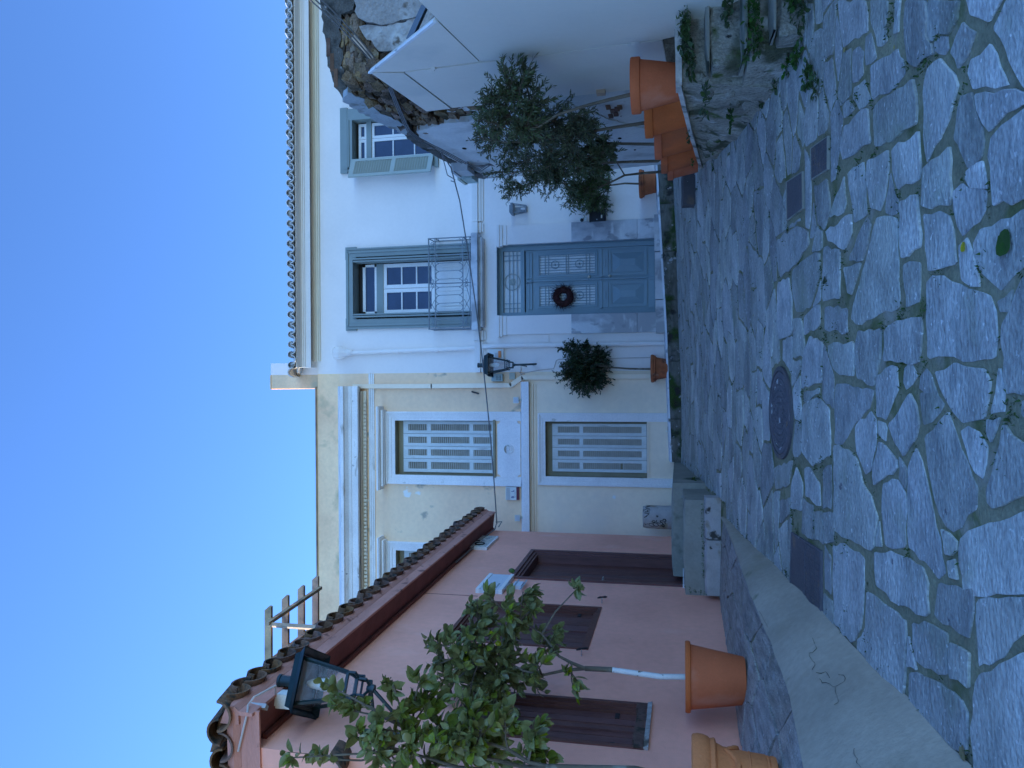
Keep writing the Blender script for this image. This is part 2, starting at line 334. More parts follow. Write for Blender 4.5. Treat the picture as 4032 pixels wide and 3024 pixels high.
K['sign'] = mat('pale_blue_white_sign', (.62, .66, .70), .4, .05, 6, .03, 30, .5, stains=(((.35, .42, .5), 14, .64, .05, (1, 1, 3), .7),))
# ================================================================ SETTING
def lerp(tab, t):
    if t <= tab[0][0]: return tab[0][1]
    for (a, va), (b, vb) in zip(tab, tab[1:]):
        if t <= b: return va+(vb-va)*(t-a)/(b-a)
    return tab[-1][1]
XE = [(2, -2.12), (4.25, -2.0), (5.1, -1.92), (5.83, -1.85), (6.74, -1.77), (8.65, -1.66), (9.5, -1.63), (10.2, -1.6)]
ZE = [(2, -.66), (4.25, -.60), (5.1, -.63), (5.83, -.597), (6.74, -.54), (8.65, -.48), (9.5, -.47), (10.2, -.43)]
def xe(y): return lerp(XE, y)
def ze(y): return lerp(ZE, y)
LEDX = [(5.2, 2.28), (6, 2.37), (8.4, 2.55), (11.9, 2.95), (13, 3.1)]
def ledx(y): return lerp(LEDX, y)
def ledz(y): return .03-.065*(y-7.2)
# ground sheet
xs = [-160, -60, -20, -8, -5] + [-4+i*.5 for i in range(19)] + [6, 9, 20, 60, 160]
ys = [-160, -50, -15, -6] + [-3+i*.5 for i in range(38)] + [17, 22, 40, 160]
b = MB(); nx = len(xs)
b.v = [Vector((x, y, G(x, y)-.002 if y < 15 else G(x, 15)-.002)) for y in ys for x in xs]
b.f = [(j*nx+i, j*nx+i+1, (j+1)*nx+i+1, (j+1)*nx+i) for j in range(len(ys)-1) for i in range(nx-1)]
street = b.build('street', K['mortar'], smooth='full', recalc=False, org=(0, 0, 0)); tag(street, 'sloping street of irregular grey slate slabs set in greenish mortar', None, None, 'structure')
# ---- paving stones: a Voronoi layout from the stones seen in the photograph
def clip(poly, n, c):
    out = []
    for i in range(len(poly)):
        p, q = poly[i], poly[(i+1) % len(poly)]; dp = p.dot(n)-c; dq = q.dot(n)-c
        if dp <= 0: out.append(p)
        if dp*dq < 0: out.append(p+(q-p)*(dp/(dp-dq)))
    return out
T1 = [[(320,0),(450,0),(462,60),(460,150),(395,180),(345,225),(330,120)],[(470,0),(555,0),(545,110),(550,195),(505,220),(490,150),(470,90)],[(590,0),(615,0),(605,150),(582,160)],[(640,0),(735,0),(735,170),(765,210),(770,250),(685,315),(650,290),(635,180)],[(740,0),(795,0),(790,150),(760,195),(737,185)],[(800,0),(890,0),(880,90),(840,160),(795,160)],[(770,200),(800,168),(835,170),(840,230),(820,260),(775,240)],[(905,100),(968,150),(930,260),(885,325),(848,245)],[(1050,130),(1110,0),(1190,-60),(1300,0),(1300,450),(1190,410),(1130,300)],[(920,-20),(1100,-20),(1030,105),(940,70)],[(940,280),(1035,200),(1110,370),(1120,400),(950,420),(925,340)],[(470,310),(600,225),(625,280),(635,345),(590,410),(480,470)],[(490,500),(675,365),(690,440),(690,580),(600,640),(495,690)],[(720,430),(740,320),(800,270),(870,350),(885,400),(860,490),(820,610),(770,690),(740,765),(722,650)],[(340,640),(350,590),(460,500),(475,670),(345,750),(332,700)],[(345,500),(375,465),(400,510),(350,555)],[(390,240),(420,215),(440,240),(440,350),(390,390)],[(885,500),(900,450),(950,430),(985,570),(1000,600),(1000,730),(930,790),(900,720),(865,650)],[(960,440),(1110,415),(1190,430),(1280,440),(1280,470),(1190,490),(1110,530),(1030,620),(995,575)],[(1040,640),(1190,510),(1290,470),(1290,910),(1190,935),(1050,966),(1040,850),(1025,730)],[(570,700),(700,610),(705,700),(705,840),(600,890),(575,800)],[(720,790),(848,680),(850,830),(860,920),(845,964),(715,967),(720,850)],[(460,750),(555,700),(560,780),(540,930),(520,990),(475,975),(455,830)],[(365,810),(440,755),(450,850),(457,1005),(395,1045),(385,952),(370,870)],[(920,800),(1000,750),(1020,860),(1020,885),(940,885),(915,840)],[(310,920),(350,820),(360,952),(345,1000),(280,1020)]]
T2 = [[(858,5),(900,-35),(1020,0),(1010,100),(950,170),(905,215),(880,170),(860,90)],[(610,50),(695,15),(705,150),(710,265),(620,320),(610,200)],[(720,110),(800,95),(845,120),(865,190),(878,345),(745,380),(730,270)],[(500,125),(600,130),(605,340),(610,550),(480,600),(405,630),(380,600),(400,500),(470,250)],[(625,345),(708,335),(705,520),(640,550),(630,450)],[(735,430),(765,395),(1035,490),(1065,570),(1060,790),(740,790),(733,600)],[(950,250),(985,180),(1190,85),(1290,60),(1290,330),(1190,360),(1085,470),(1050,440),(985,380)],[(1090,630),(1190,400),(1290,370),(1290,940),(1190,960),(1110,952),(1085,700)],[(1070,520),(1145,460),(1130,570),(1085,570)],[(540,660),(560,630),(715,590),(715,700),(700,810),(535,800)],[(415,655),(525,645),(520,780),(490,920),(410,880),(398,750)],[(275,725),(395,705),(395,870),(350,865),(300,840),(275,760)],[(255,545),(365,550),(365,670),(255,655)],[(160,590),(235,530),(235,630),(160,680)],[(250,265),(330,275),(330,510),(245,520)],[(35,230),(130,165),(180,190),(185,250),(130,340),(50,410),(35,330)],[(110,370),(180,310),(235,290),(235,400),(190,550),(125,570),(105,450)],[(265,190),(385,105),(385,200),(350,280),(275,235)],[(375,310),(460,120),(475,160),(435,330),(375,330)],[(345,360),(430,335),(385,490),(365,480)],[(40,430),(90,405),(105,500),(105,670),(45,700),(35,560)],[(110,600),(150,600),(165,720),(160,780),(110,780)],[(165,740),(190,680),(250,710),(245,900),(150,930),(150,850)],[(775,850),(870,805),(1010,835),(1040,900),(1010,1070),(905,1090),(860,1040),(800,930)],[(500,870),(545,830),(600,825),(605,930),(560,1040),(545,1075),(500,1060)],[(630,830),(670,815),(695,870),(640,935),(625,900)],[(705,870),(735,830),(775,920),(765,952),(700,930)],[(305,905),(490,935),(485,960),(470,1020),(400,1090),(340,1190),(300,1185)]]
T3 = [[(155,115),(225,75),(280,130),(285,240),(285,350),(235,385),(200,400),(150,330)],[(400,210),(475,140),(500,180),(500,300),(475,420),(450,440),(405,330)],[(560,205),(660,55),(690,110),(705,200),(690,270),(630,355),(590,290)],[(700,60),(770,15),(820,110),(800,150),(720,210)],[(725,260),(840,140),(875,240),(930,380),(975,500),(970,600),(860,710),(820,680),(770,560),(740,400)],[(895,235),(930,210),(985,240),(1025,310),(1000,460),(960,430),(920,320)],[(1020,180),(1085,170),(1040,290),(1020,250)],[(1020,520),(1100,190),(1190,290),(1290,300),(1290,510),(1190,540),(1050,600),(1025,570)],[(890,740),(930,700),(1190,610),(1290,590),(1290,980),(1190,1000),(950,1010),(905,980),(885,850)],[(515,280),(600,370),(600,410),(530,460),(490,490),(485,400)],[(530,480),(600,460),(640,530),(640,780),(540,775),(522,600)],[(650,400),(690,310),(735,450),(770,620),(800,740),(825,900),(790,930),(730,850),(650,780),(645,560)],[(300,300),(370,320),(410,365),(440,480),(480,540),(510,640),(490,780),(460,790),(340,730),(305,700)],[(490,800),(600,810),(720,870),(745,940),(750,1090),(730,1105),(600,1050),(500,960),(490,880)],[(295,770),(350,760),(445,830),(445,960),(430,1160),(385,1230),(305,1140),(295,950)],[(165,410),(190,405),(235,480),(240,590),(170,540)],[(250,420),(290,390),(290,600),(250,600)],[(100,500),(125,400),(155,480),(150,610),(100,600)],[(20,410),(110,370),(90,490),(30,510)],[(50,560),(95,545),(95,620),(50,670)]]
T4 = [[(455,150),(600,250),(640,290),(640,440),(630,640),(590,630),(450,470),(450,300)],[(790,110),(960,140),(945,330),(935,375),(770,270)],[(965,190),(1190,180),(1290,175),(1290,340),(1190,350),(1100,460),(1030,500),(975,505)],[(670,300),(760,305),(835,350),(835,550),(690,485),(670,400)],[(845,390),(940,440),(935,610),(845,560)],[(660,530),(800,580),(900,660),(930,720),(925,920),(860,890),(660,690)],[(960,640),(990,540),(1190,440),(1290,430),(1290,1100),(960,1100),(945,800)],[(835,10),(870,0),(885,100),(845,90)]]
TR = []
for L_, oy in ((T1, 0), (T2, 750), (T3, 1500), (T4, 2200)):
    for poly in L_: TR.append([Vector(gnd(3032+a/1.19, oy+c/1.19)[:2]) for a, c in poly])
R4 = [(1830,430),(2080,100),(1310,220),(1530,180),(1480,530),(1870,830),(2150,650),(1260,630),(1100,640),(1070,410),(1050,150),(1160,160),(880,190),(925,400),(940,660),(845,510),(760,330),(660,150),(680,420),(570,120),(575,300),(1180,930),(1380,850),(1520,720),(1610,830),(1630,930),(1500,1040),(1900,1160),(1770,1250),(1560,1360),(1250,1170),(1390,1250),(950,1080),(1130,1350),(1400,1470),(2110,1200),(2030,1070),(2070,830),(2110,290),(2100,1500),(740,1360),(830,1400),(915,1400),(1010,1430),(560,600),(650,650),(775,580),(530,940),(430,600),(450,300),(320,290),(830,700),(520,1250),(1030,780),(1460,1340),(1690,60),(600,1050),(600,870),(840,860),(840,1120),(590,1200),(640,1330)]
R5 = [(1160,100),(1320,130),(1440,110),(1560,200),(1760,100),(1650,100),(1840,260),(2130,300),(2000,420),(1710,280),(1380,450),(1200,400),(1030,250),(1030,480),(955,90),(960,200),(1430,690),(1700,600),(1180,830),(1150,660),(1870,770),(2010,670),(2110,950),(1490,980),(1690,1080),(1320,1090),(1200,1160),(1090,1200),(1920,1100),(1870,1280),(1520,1370),(1690,1400),(1370,1420),(1110,1400),(1400,1240),(2060,1450),(1230,1400),(830,930),(660,1060),(550,1150),(730,960),(620,800),(540,880),(700,620),(810,620),(850,710),(720,740),(930,720),(710,1290),(800,1480),(940,1320),(965,1470),(440,990),(520,1320),(600,1320),(1060,900),(980,1180),(1290,250),(1800,480)]
R3 = [(1040,250),(860,120),(1240,300),(1430,350),(1560,200),(1830,130),(1790,480),(1555,560),(1290,680),(1010,720),(1580,800),(1830,920),(1210,980),(1440,1020),(1600,1090),(1480,1380),(1810,1400),(730,170),(810,190),(910,110),(620,400),(530,340),(440,300),(660,520),(670,320),(795,320),(860,370),(900,330),(640,80),(560,110),(480,150),(400,250),(340,180),(290,100),(460,60),(640,610),(380,120)]
seeds = []
for L_, ox, oy, sc in ((R4, 2600, 1000, 1.5447), (R5, 2600, 0, 1.5447), (R3, 2600, 1800, 1.3555)):
    for a, c in L_:
        p = gnd(ox+a/sc, oy+c/sc)
        if p.y < 14 and all((p.x-q.x)**2+(p.y-q.y)**2 > .02 for q in seeds): seeds.append(Vector((p.x, p.y)))
covers = []          # (kind, centre, corners)
mh = gnd(2600+735/1.5447, 1000+965/1.5447); MH = Vector((mh.x, mh.y)); MHR = .385
def quadpx(pts): return [gnd(*p) for p in pts]
RC = [quadpx([(2600+a/1.5447, c/1.5447) for a, c in ((775,1105),(875,1040),(878,1270),(778,1345))]),
      quadpx([(2600+a/1.5447, c/1.5447) for a, c in ((925,900),(1030,825),(1030,1030),(928,1095))]),
      quadpx([(2600+a/1.3555, 1800+c/1.3555) for a, c in ((708,400),(868,500),(868,825),(700,680))])]
def inpoly(p, poly):
    r = False; n = len(poly)
    for i in range(n):
        a, c = poly[i], poly[(i+1) % n]
        if (a.y > p.y) != (c.y > p.y) and p.x < (c.x-a.x)*(p.y-a.y)/(c.y-a.y)+a.x: r = not r
    return r
def pdist(p, poly):
    return min(((p-a)-(c-a)*max(0, min(1, (p-a).dot(c-a)/((c-a).length_squared+1e-9)))).length for a, c in zip(poly, poly[1:]+poly[:1]))
def intr(p, mg=.04): return any(inpoly(p, q) or pdist(p, q) < mg for q in TR)
seeds = [s for s in seeds if not intr(s) and (s-MH).length > MHR+.05 and not any(inpoly(s, q) for q in RC)]
rs = random.Random(3); tries = 0
while tries < 16000:
    tries += 1
    p = Vector((rs.uniform(-1.7, 5.2), rs.uniform(1.6, 14.2)))
    if p.y > 5.9 and p.x > ledx(p.y)+.35: continue
    if abs(p.x) > .62*p.y+.9: continue
    if (p-MH).length < MHR+.1 or any(inpoly(p, q) for q in RC) or intr(p, .05): continue
    r = .20+.30*rs.random() if p.y > 6 else .14+.1*rs.random()
    if all(((p.x-q.x)*.62)**2+(p.y-q.y)**2 > r*r for q in seeds): seeds.append(p)
def roundpoly(poly, cut=.06):
    out = []
    n = len(poly)
    for i in range(n):
        p, a, c = poly[i], poly[i-1], poly[(i+1) % n]
        d1 = min(.025, (a-p).length*cut); d2 = min(.025, (c-p).length*cut)
        out += [p+(a-p).normalized()*d1, p+(c-p).normalized()*d2]
    return out
def stone_mesh(poly, hgt, zf, gap, rr):
    """rough slab: outline inset, edges broken and jittered, top slightly bevelled"""
    c = sum(poly, Vector((0, 0)))/len(poly)
    n = len(poly); q = poly
    for i in range(n if gap is not None else 0):
        a, d = poly[i], poly[(i+1) % n]; e = d-a
        if e.length < 1e-6: continue
        nn = Vector((e.y, -e.x)).normalized()
        if nn.dot(c-a) > 0: nn = -nn
        q = clip(q, nn, a.dot(nn)-gap*(.35+1.5*rr.random()**2))
        if len(q) < 3: return None
    q = roundpoly(q)
    pts = []
    for i in range(len(q)):
        a, d = q[i], q[(i+1) % len(q)]; pts.append(a)
        L = (d-a).length; k = int(L/.09)
        for j in range(k):
            t = (j+1)/(k+1); nn = Vector((d.y-a.y, a.x-d.x)); nn = nn/(nn.length+1e-9)
            pts.append(a+(d-a)*t+nn*rr.uniform(-.014, .014))
    c = sum(pts, Vector((0, 0)))/len(pts); n = len(pts)
    tx, ty = rr.uniform(-.008, .008), rr.uniform(-.008, .008); h = hgt+rr.uniform(-.004, .004)
    def tz(p): return zf(p.x, p.y)+h+tx*(p.x-c.x)+ty*(p.y-c.y)
    b = MB()
    ins = [p+(c-p).normalized()*min(.004, (c-p).length*.2) for p in pts]
    b.v = [Vector((p.x, p.y, zf(p.x, p.y)-.03)) for p in pts]+[Vector((p.x, p.y, tz(p)-.002)) for p in pts]+[Vector((p.x, p.y, tz(p))) for p in ins]
    b.f = [tuple(range(2*n, 3*n))]
    for i in range(n):
        j = (i+1) % n; b.f += [(i, j, n+j, n+i), (n+i, n+j, 2*n+j, 2*n+i)]
    return b
wt = [random.Random(i*7+1).uniform(-.035, .035) for i in range(len(seeds))]
TRC = [(sum(q, Vector((0, 0)))/len(q), max((p-sum(q, Vector((0, 0)))/len(q)).length for p in q)) for q in TR]
stones = []; JOINTS = []; rr = random.Random(11)
for i, s in enumerate(seeds):
    poly = [Vector((s.x-1.2, s.y-1.2)), Vector((s.x+1.2, s.y-1.2)), Vector((s.x+1.2, s.y+1.2)), Vector((s.x-1.2, s.y+1.2))]
    for j, t in enumerate(seeds):
        if i == j: continue
        d = t-s
        if d.length > 2.4: continue
        n = Vector((d.x*.4, d.y)).normalized(); poly = clip(poly, n, (s+t).dot(n)/2+wt[i]-wt[j])
        if len(poly) < 3: break
    if len(poly) < 3: continue
    d = MH-s
    if d.length < 1.4: n = d.normalized(); poly = clip(poly, n, MH.dot(n)-MHR-.04)
    for q in RC:
        cq = sum((Vector((p.x, p.y)) for p in q), Vector((0, 0)))/4
        if (cq-s).length > 1.4: continue
        best = None
        for k in range(4):
            a = Vector((q[k].x, q[k].y)); c = Vector((q[(k+1) % 4].x, q[(k+1) % 4].y)); e = c-a
            n = Vector((e.y, -e.x)).normalized()
            if n.dot(cq-a) < 0: n = -n        # n points into the cover
            gapd = a.dot(n)-s.dot(n)
            if best is None or gapd > best[0]: best = (gapd, n, a.dot(n))
        if best[0] > 0: poly = clip(poly, best[1], best[2]-.03)
    for q, (cq, rq) in zip(TR, TRC):
        if (cq-s).length > rq+1.3 or len(poly) < 3: continue
        best = None
        for a, c in zip(q, q[1:]+q[:1]):
            e = c-a
            if e.length < 1e-4: continue
            n = Vector((e.y, -e.x)).normalized()
            if n.dot(cq-a) < 0: n = -n
            gd = a.dot(n)-s.dot(n); mn = min(v.dot(n) for v in q)
            if gd > 0 and (best is None or mn-s.dot(n) > best[0]): best = (mn-s.dot(n), n, max(mn, s.dot(n)+.02))
        if best: poly = clip(poly, best[1], best[2]-.012)
    poly = clip(poly, Vector((-1, 0)), 1.63 if s.y < 9.6 else 1.46)
    poly = clip(poly, Vector((0, 1)), 14.06)
    if len(poly) < 3: continue
    JOINTS += [poly[0]]+[(a_+c_)/2 for a_, c_ in zip(poly, poly[1:])]
    area = abs(sum(poly[k].cross(poly[(k+1) % len(poly)]) if hasattr(poly[k], 'cross') else 0 for k in range(len(poly))))/2
    if area < .012: continue
    m_ = stone_mesh(poly, .006, G, .014, rr)
    if m_: stones.append((area*max(.01, abs(1.6/(s.y+.3)))/(s.y*s.y+.1) if s.y > 0 else 0, m_, s))
for q in TR:
    c = sum(q, Vector((0, 0)))/len(q); ar = abs(sum(q[k].cross(q[(k+1) % len(q)]) for k in range(len(q))))/2
    if c.x < -1.62: continue
    JOINTS += [p+(p-c).normalized()*.02 for p in q]
    m_ = stone_mesh(q, .006, G, None, rr)
    if m_: stones.append((9+ar, m_, c))
def vis(s): return abs(s.x) < .53*s.y+.3 and s.y > 2.9 and not (s.y > 6.2 and s.x > ledx(s.y)+.2)
stones.sort(key=lambda t: (-vis(t[2]), -t[0]))
for k, (a, m_, s) in enumerate(stones[:300]):
    m_.build('paving_stone', K['slate'], street, org=(s.x, s.y, G(s.x, s.y)))
rest = MB()
for a, m_, s in stones[300:]: rest.add(m_.v, m_.f)
if rest.v: rest.build('paving_rubble', K['slate'], street, kind='stuff')
# ---- covers in the paving
t = thing('manhole_cover', 'round cast iron manhole cover with brick-like tread set in slate paving', 'manhole cover', (MH.x, MH.y, G(MH.x, MH.y)))
gx = math.atan(.1175)
def onstreet(b): 
    for v in b.v: v.z += G(v.x, v.y)-G(MH.x, MH.y)
    return b
z0 = G(MH.x, MH.y)
b = MB().lathe((MH.x, MH.y, z0), [(.39, -.03), (.39, .016), (.37, .020), (.355, .020), (.352, .010), (.345, .010)], 40, cap=False); onstreet(b).build('frame', K['cast2'], t, smooth=True)
b = MB().lathe((MH.x, MH.y, z0), [(.343, -.02), (.343, .016), (.300, .017), (.298, .011)], 40); onstreet(b).build('plate', K['cast'], t, smooth=True)
b = MB()
for r in range(-9, 10):
    yy = r*.031; hw = math.sqrt(max(0, .293**2-yy*yy)); k = int(hw*2/.05)
    for c in range(k):
        xx = -hw+(c+.5)*2*hw/k
        if abs(xx) < .07 and abs(yy) < .05: continue
        b.box(MH.x+xx-.019, MH.x+xx+.019, MH.y+yy-.0105, MH.y+yy+.0105, z0+.005, z0+.0185)
onstreet(b).build('tread_pattern', K['cast'], t, kind='stuff')
covd = [('plain dark steel access cover beside the drain lid in the paving', 0), ('ribbed brown steel drain lid sunk in a mortar frame', 1), ('double steel access cover with square tread by the sloped kerb', 2)]
for (lab, i) in covd:
    q = RC[i]; c = sum(q, Vector())/4; t = thing('access_cover', lab, 'access cover', c)
    up = Vector((0, 0, 1)); b = MB()
    ins = [p+(c-p)*.06 for p in q]
    b.prism([p-up*.03+up*0 for p in ins], up*.042).build('plate', K['cast2'], t)
    b = MB()
    for k in range(4):
        a, d, ai, di = q[k], q[(k+1) % 4], ins[k], ins[(k+1) % 4]
        b.hexa([a-up*.03, d-up*.03, di-up*.03, ai-up*.03, a+up*.016, d+up*.016, di+up*.016, ai+up*.016])
    b.build('frame', K['cast'] if i == 2 else K['concrete_grey'], t)
    if i:
        b = MB(); nu, nv = ((7, 9) if i == 2 else (6, 5))
        for u in range(nu):
            for v in range(nv):
                if i == 2 and u < 3: continue
                def bl(a, e): return ins[0]*(1-a)*(1-e)+ins[3]*a*(1-e)+ins[1]*(1-a)*e+ins[2]*a*e
                f0, f1, g0, g1 = (v+.12)/nv, (v+.88)/nv, (u+.12)/nu, (u+.88)/nu
                b.prism([bl(f0, g0)+up*.008, bl(f1, g0)+up*.008, bl(f1, g1)+up*.008, bl(f0, g1)+up*.008], up*.0075)
        b.build('tread_pattern', K['cast2'], t, kind='stuff')
    if i == 2:
        m0, m1 = (ins[0]+ins[1])/2, (ins[2]+ins[3])/2
        MB().bar(m0+up*.013, m1+up*.013, .02, .008).build('seam', K['cast'], t)
# ---- raised pavement along the pink house
PY = [2.0, 3.2, 4.25, 5.1, 5.83, 6.74, 7.7, 8.65, 9.5, 10.2]
b = MB()
for y in PY:
    w = PW(y, -.40); b.v += [Vector((w.x-.6, y, -.425)), Vector((w.x+.02, y, -.425)), Vector((xe(y)-.02, y, ze(y)-.022)), Vector((xe(y), y, ze(y)-1.)), Vector((w.x-.6, y, -1.6))]
for i in range(len(PY)-1):
    for j in range(4): b.f.append((i*5+j, i*5+j+1, i*5+j+6, i*5+j+5))
raised = b.build('raised_pavement', K['mortar'], org=(-2.4, 6, -.6), recalc=False); tag(raised, 'raised slate pavement along the foot of the pink house', None, None, 'structure')
def PZ(x, y):
    w = PW(y, 0).x; e = xe(y); t = max(-.3, min(1.05, (x-w)/(e-w))); return -.40+(ze(y)+.40)*t-.02
pseeds = []; rr = random.Random(5)
for y in [2.3+i*.62 for i in range(13)]:
    for fx, w in ((.16, 1), (.5, 1), (.82, 1)):
        yy = y+rr.uniform(-.28, .28)+(.3 if fx == .5 else 0); a, e = PW(yy, 0).x, xe(yy)
        pseeds.append(Vector((a+(e-a)*(fx+rr.uniform(-.06, .06)), yy)))
for i, s in enumerate(pseeds):
    poly = [Vector((s.x-1.2, s.y-1.2)), Vector((s.x+1.2, s.y-1.2)), Vector((s.x+1.2, s.y+1.2)), Vector((s.x-1.2, s.y+1.2))]
    for j, t in enumerate(pseeds):
        if i != j:      # stretched metric: slabs run along the street
            d = Vector(((t.x-s.x)*6, t.y-s.y)); n = d
            poly = clip(poly, n, n.dot((s+t)/2))
            if len(poly) < 3: break
    if len(poly) < 3: continue
    wl = PW(s.y, 0).x+.05
    poly = clip(poly, Vector((-1, .035)), -wl+.035*s.y)
    e0, e1 = Vector((xe(s.y-.3), s.y-.3)), Vector((xe(s.y+.3), s.y+.3)); e = e1-e0; n = Vector((e.y, -e.x)).normalized()
    poly = clip(poly, n, e0.dot(n)-.012); poly = clip(poly, Vector((0, 1)), 9.93)
    if len(poly) < 3: continue
    m_ = stone_mesh(poly, .017, PZ, .009, rr)
    if m_: m_.build('paving_slab', K['slate2'], raised, org=(s.x, s.y, PZ(s.x, s.y)))
# sloped concrete kerb between the raised pavement and the street
b = MB(); YY = [2+i*.2 for i in range(39)]; rr = random.Random(8); nsec = 7
for y in YY:
    jx = rr.uniform(-.012, .012); f = max(0, min(1, (9.75-y)/1.2))
    for k in range(nsec):
        t = k/(nsec-1); xx = xe(y)+jx*(1-t)-.015+(-1.605+.02*rr.uniform(-1, 1)*(k == nsec-1)-xe(y)+.015)*t
        zt = ze(y)+.008; zb = G(-1.6, y)+.004
        bulge = .045*math.sin(PI*t)
        b.v.append(Vector((xx, y, zt+(zb-zt)*t+bulge+.006*noise.noise(Vector((xx*5, y*3, 1))))))
for i in range(len(YY)-1):
    for k in range(nsec-1): b.f.append((i*nsec+k, i*nsec+k+1, (i+1)*nsec+k+1, (i+1)*nsec+k))
kerb = b.build('sloped_kerb', K['concrete'], smooth='full', org=(-1.8, 6, -.8), recalc=False); tag(kerb, 'wide sloping concrete kerb with fine cracks below the raised pavement', None, None, 'structure')
for f in kerb.data.polygons: pass
def kz(x, y):
    t = (x-xe(y))/(-1.605-xe(y)); return ze(y)+.008+(G(-1.6, y)+.004-ze(y)-.008)*t+.045*math.sin(PI*max(0, min(1, t)))
crk = MB()
def kerbpt(x, y):
    d = ray(x, y); t = 5.
    for _ in range(40):
        p = d*t; t -= (p.z-kz(p.x, p.y))/(d.z-.4*abs(d.x)-.1)*.7
    return d*t
for path in ([(1200,300),(1245,410),(1200,455),(1165,460),(1175,500),(1225,560),(1225,590),(1195,640)], [(1240,665),(1340,655),(1370,700),(1380,720)], [(1275,730),(1300,770),(1385,785),(1440,812),(1530,760),(1545,725),(1525,690),(1470,685)], [(1438,812),(1440,870),(1465,930),(1475,970),(1430,1000)], [(1640,1460),(1635,1510),(1675,1570),(1665,1610),(1710,1659)], [(640,20),(690,110),(735,190)]):
    pp = []
    for a, c in path:
        p = kerbpt(2750+a/2.6587, 2400+c/2.6587); pp.append(p+Vector((.003, -.001, .004)))
    q = [pp[0]]
    for u, v in zip(pp, pp[1:]): q += [(u+v)/2+Vector((jit(.008), jit(.008), 0)), v]
    crk.tube(q, [.0009+.0010*rr.random() for _ in q], 4)
crk.build('crack', K['kerbmoss'], kerb, kind='stuff')
# ---- steps up to the passage (marble block, concrete treads)
def uX(y, x, Y): return fac(x, y, Y).x
st = thing('passage_steps', 'grey concrete steps climbing beside the pink house door to the passage', 'steps', (-2.1, 11, -.4))
def blob(x0, x1, y0, y1, z0, z1, seg=6, j=.012, sd=1):
    r_ = random.Random(sd); b = MB(); n = seg
    for i in range(n+1):
        x = x0+(x1-x0)*i/n
        e = .02 if i in (0, n) else 0
        for (y, z) in ((y0+e, z0), (y0, z0+.02), (y0+r_.uniform(-j, j), z1-.03), (y0+.03, z1-.004-e), (y1, z1), (y1, z0)):
            b.v.append(Vector((x+(e if i == 0 else -e if i == n else 0)*0, y+r_.uniform(-j, j)*.3, z+(r_.uniform(-j, j)*.5 if z > z0 else 0))))
    for i in range(n):
        for k in range(6): a = i*6+k; c = i*6+(k+1) % 6; b.f.append((a, c, c+6, a+6))
    b.f += [tuple(range(6)), tuple(n*6+k for k in range(6))]
    return b
blob(-2.72, -1.50, 10.14, 11.3, -1.3, .025, 8, .01, 2).build('tread', K['concrete_grey'], st, smooth=True)
blob(-2.75, -1.42, 11.22, 14.52, -1.3, .19, 8, .012, 3).build('tread', K['concrete_grey'], st, smooth=True)
for (ya, yb, sd_) in ((2345, 2128, 4), (2124, 1960, 5)):
    o = blob(uX(ya, 2800, 9.93), uX(yb, 2800, 9.93), 9.93, 10.16, -.52, -.235, 6, .014, sd_).build('marble_block', K['oldmarble'], smooth=True)
    tag(o, 'pale pink weathered marble block under the pink house door step' if sd_ == 4 else 'brown stained marble block ending at the street side of the steps', 'marble block')
# ---- far kerb under the facades
kt = [(FX(y, x, 14.08), FZ(x, y, 14.08)) for x, y in ((2660, 2000), (2645, 1880), (2634, 1600), (2623, 1300), (2606, 1000), (2593, 780), (2580, 560), (2572, 400))]
def ktz(x): return lerp(kt, x)
fk = thing('facade_kerb', 'dark mossy stone kerb running below the yellow and white houses', 'kerb', (.8, 14.1, -.2))
rr = random.Random(21); x = -1.42
while x < 4.1:
    w = rr.uniform(.7, 1.15); x1 = min(4.15, x+w); n = 8; b = MB()
    for i in range(n+1):
        xx = x+.004+(x1-x-.008)*i/n; zt = ktz(xx)-.012; zb = G(xx, 14.08)-.12
        for (y, z) in ((14.08, zb), (14.07+rr.uniform(-.012, .012), (zt+G(xx, 14))/2), (14.085+rr.uniform(-.008, .008), zt-.03), (14.12, zt), (14.52, zt+.01), (14.52, zb)): b.v.append(Vector((xx, y, z)))
    for i in range(n):
        for k in range(6): a = i*6+k; c = i*6+(k+1) % 6; b.f.append((a, c, c+6, a+6))
    b.f += [tuple(range(6)), tuple(n*6+k for k in range(6))]
    b.build('kerb_stone', K['kerbmoss'], fk, smooth=True); x = x1
b = MB()
for i in range(24):
    xa, xb = -1.42+i*.232, -1.42+(i+1)*.232+.001
    b.hexa([Vector((xa, 14.10, ktz(xa)-.015)), Vector((xb, 14.10, ktz(xb)-.015)), Vector((xb, 14.5, ktz(xb)-.015)), Vector((xa, 14.5, ktz(xa)-.015)), Vector((xa, 14.12, ktz(xa)+.02)), Vector((xb, 14.12, ktz(xb)+.02)), Vector((xb, 14.5, ktz(xb)+.05)), Vector((xa, 14.5, ktz(xa)+.05))])
b.build('whitewashed_edge', K['whitebase'], fk)
# ---- right-hand ledge with steps
lw = thing('retaining_ledge', 'low rough stone retaining wall carrying the row of olive pots', 'retaining wall', (2.8, 8, -.9))
b = MB(); YL = [6.72+i*.25 for i in range(25)]; rr = random.Random(31)
for y in YL:
    x0 = ledx(y); zt = ledz(y)-.05; zb = G(x0, y)-.15
    if zt < zb+.2: zt = zb+.16
    for k in range(7):
        t = k/6; b.v.append(Vector((x0+.13*t+(.05*noise.noise(Vector((y*1.7, t*3, 2)))+.02*noise.noise(Vector((y*6, t*8, 5)))), y+(0 if y > 6.8 else .02*noise.noise(Vector((t*4, 1, 3)))), zb+(zt-zb)*t)))
    b.v.append(Vector((5.5, y, zt))); b.v.append(Vector((5.5, y, zb)))
for i in range(len(YL)-1):
    for k in range(8): b.f.append((i*9+k, i*9+k+1, (i+1)*9+k+1, (i+1)*9+k))
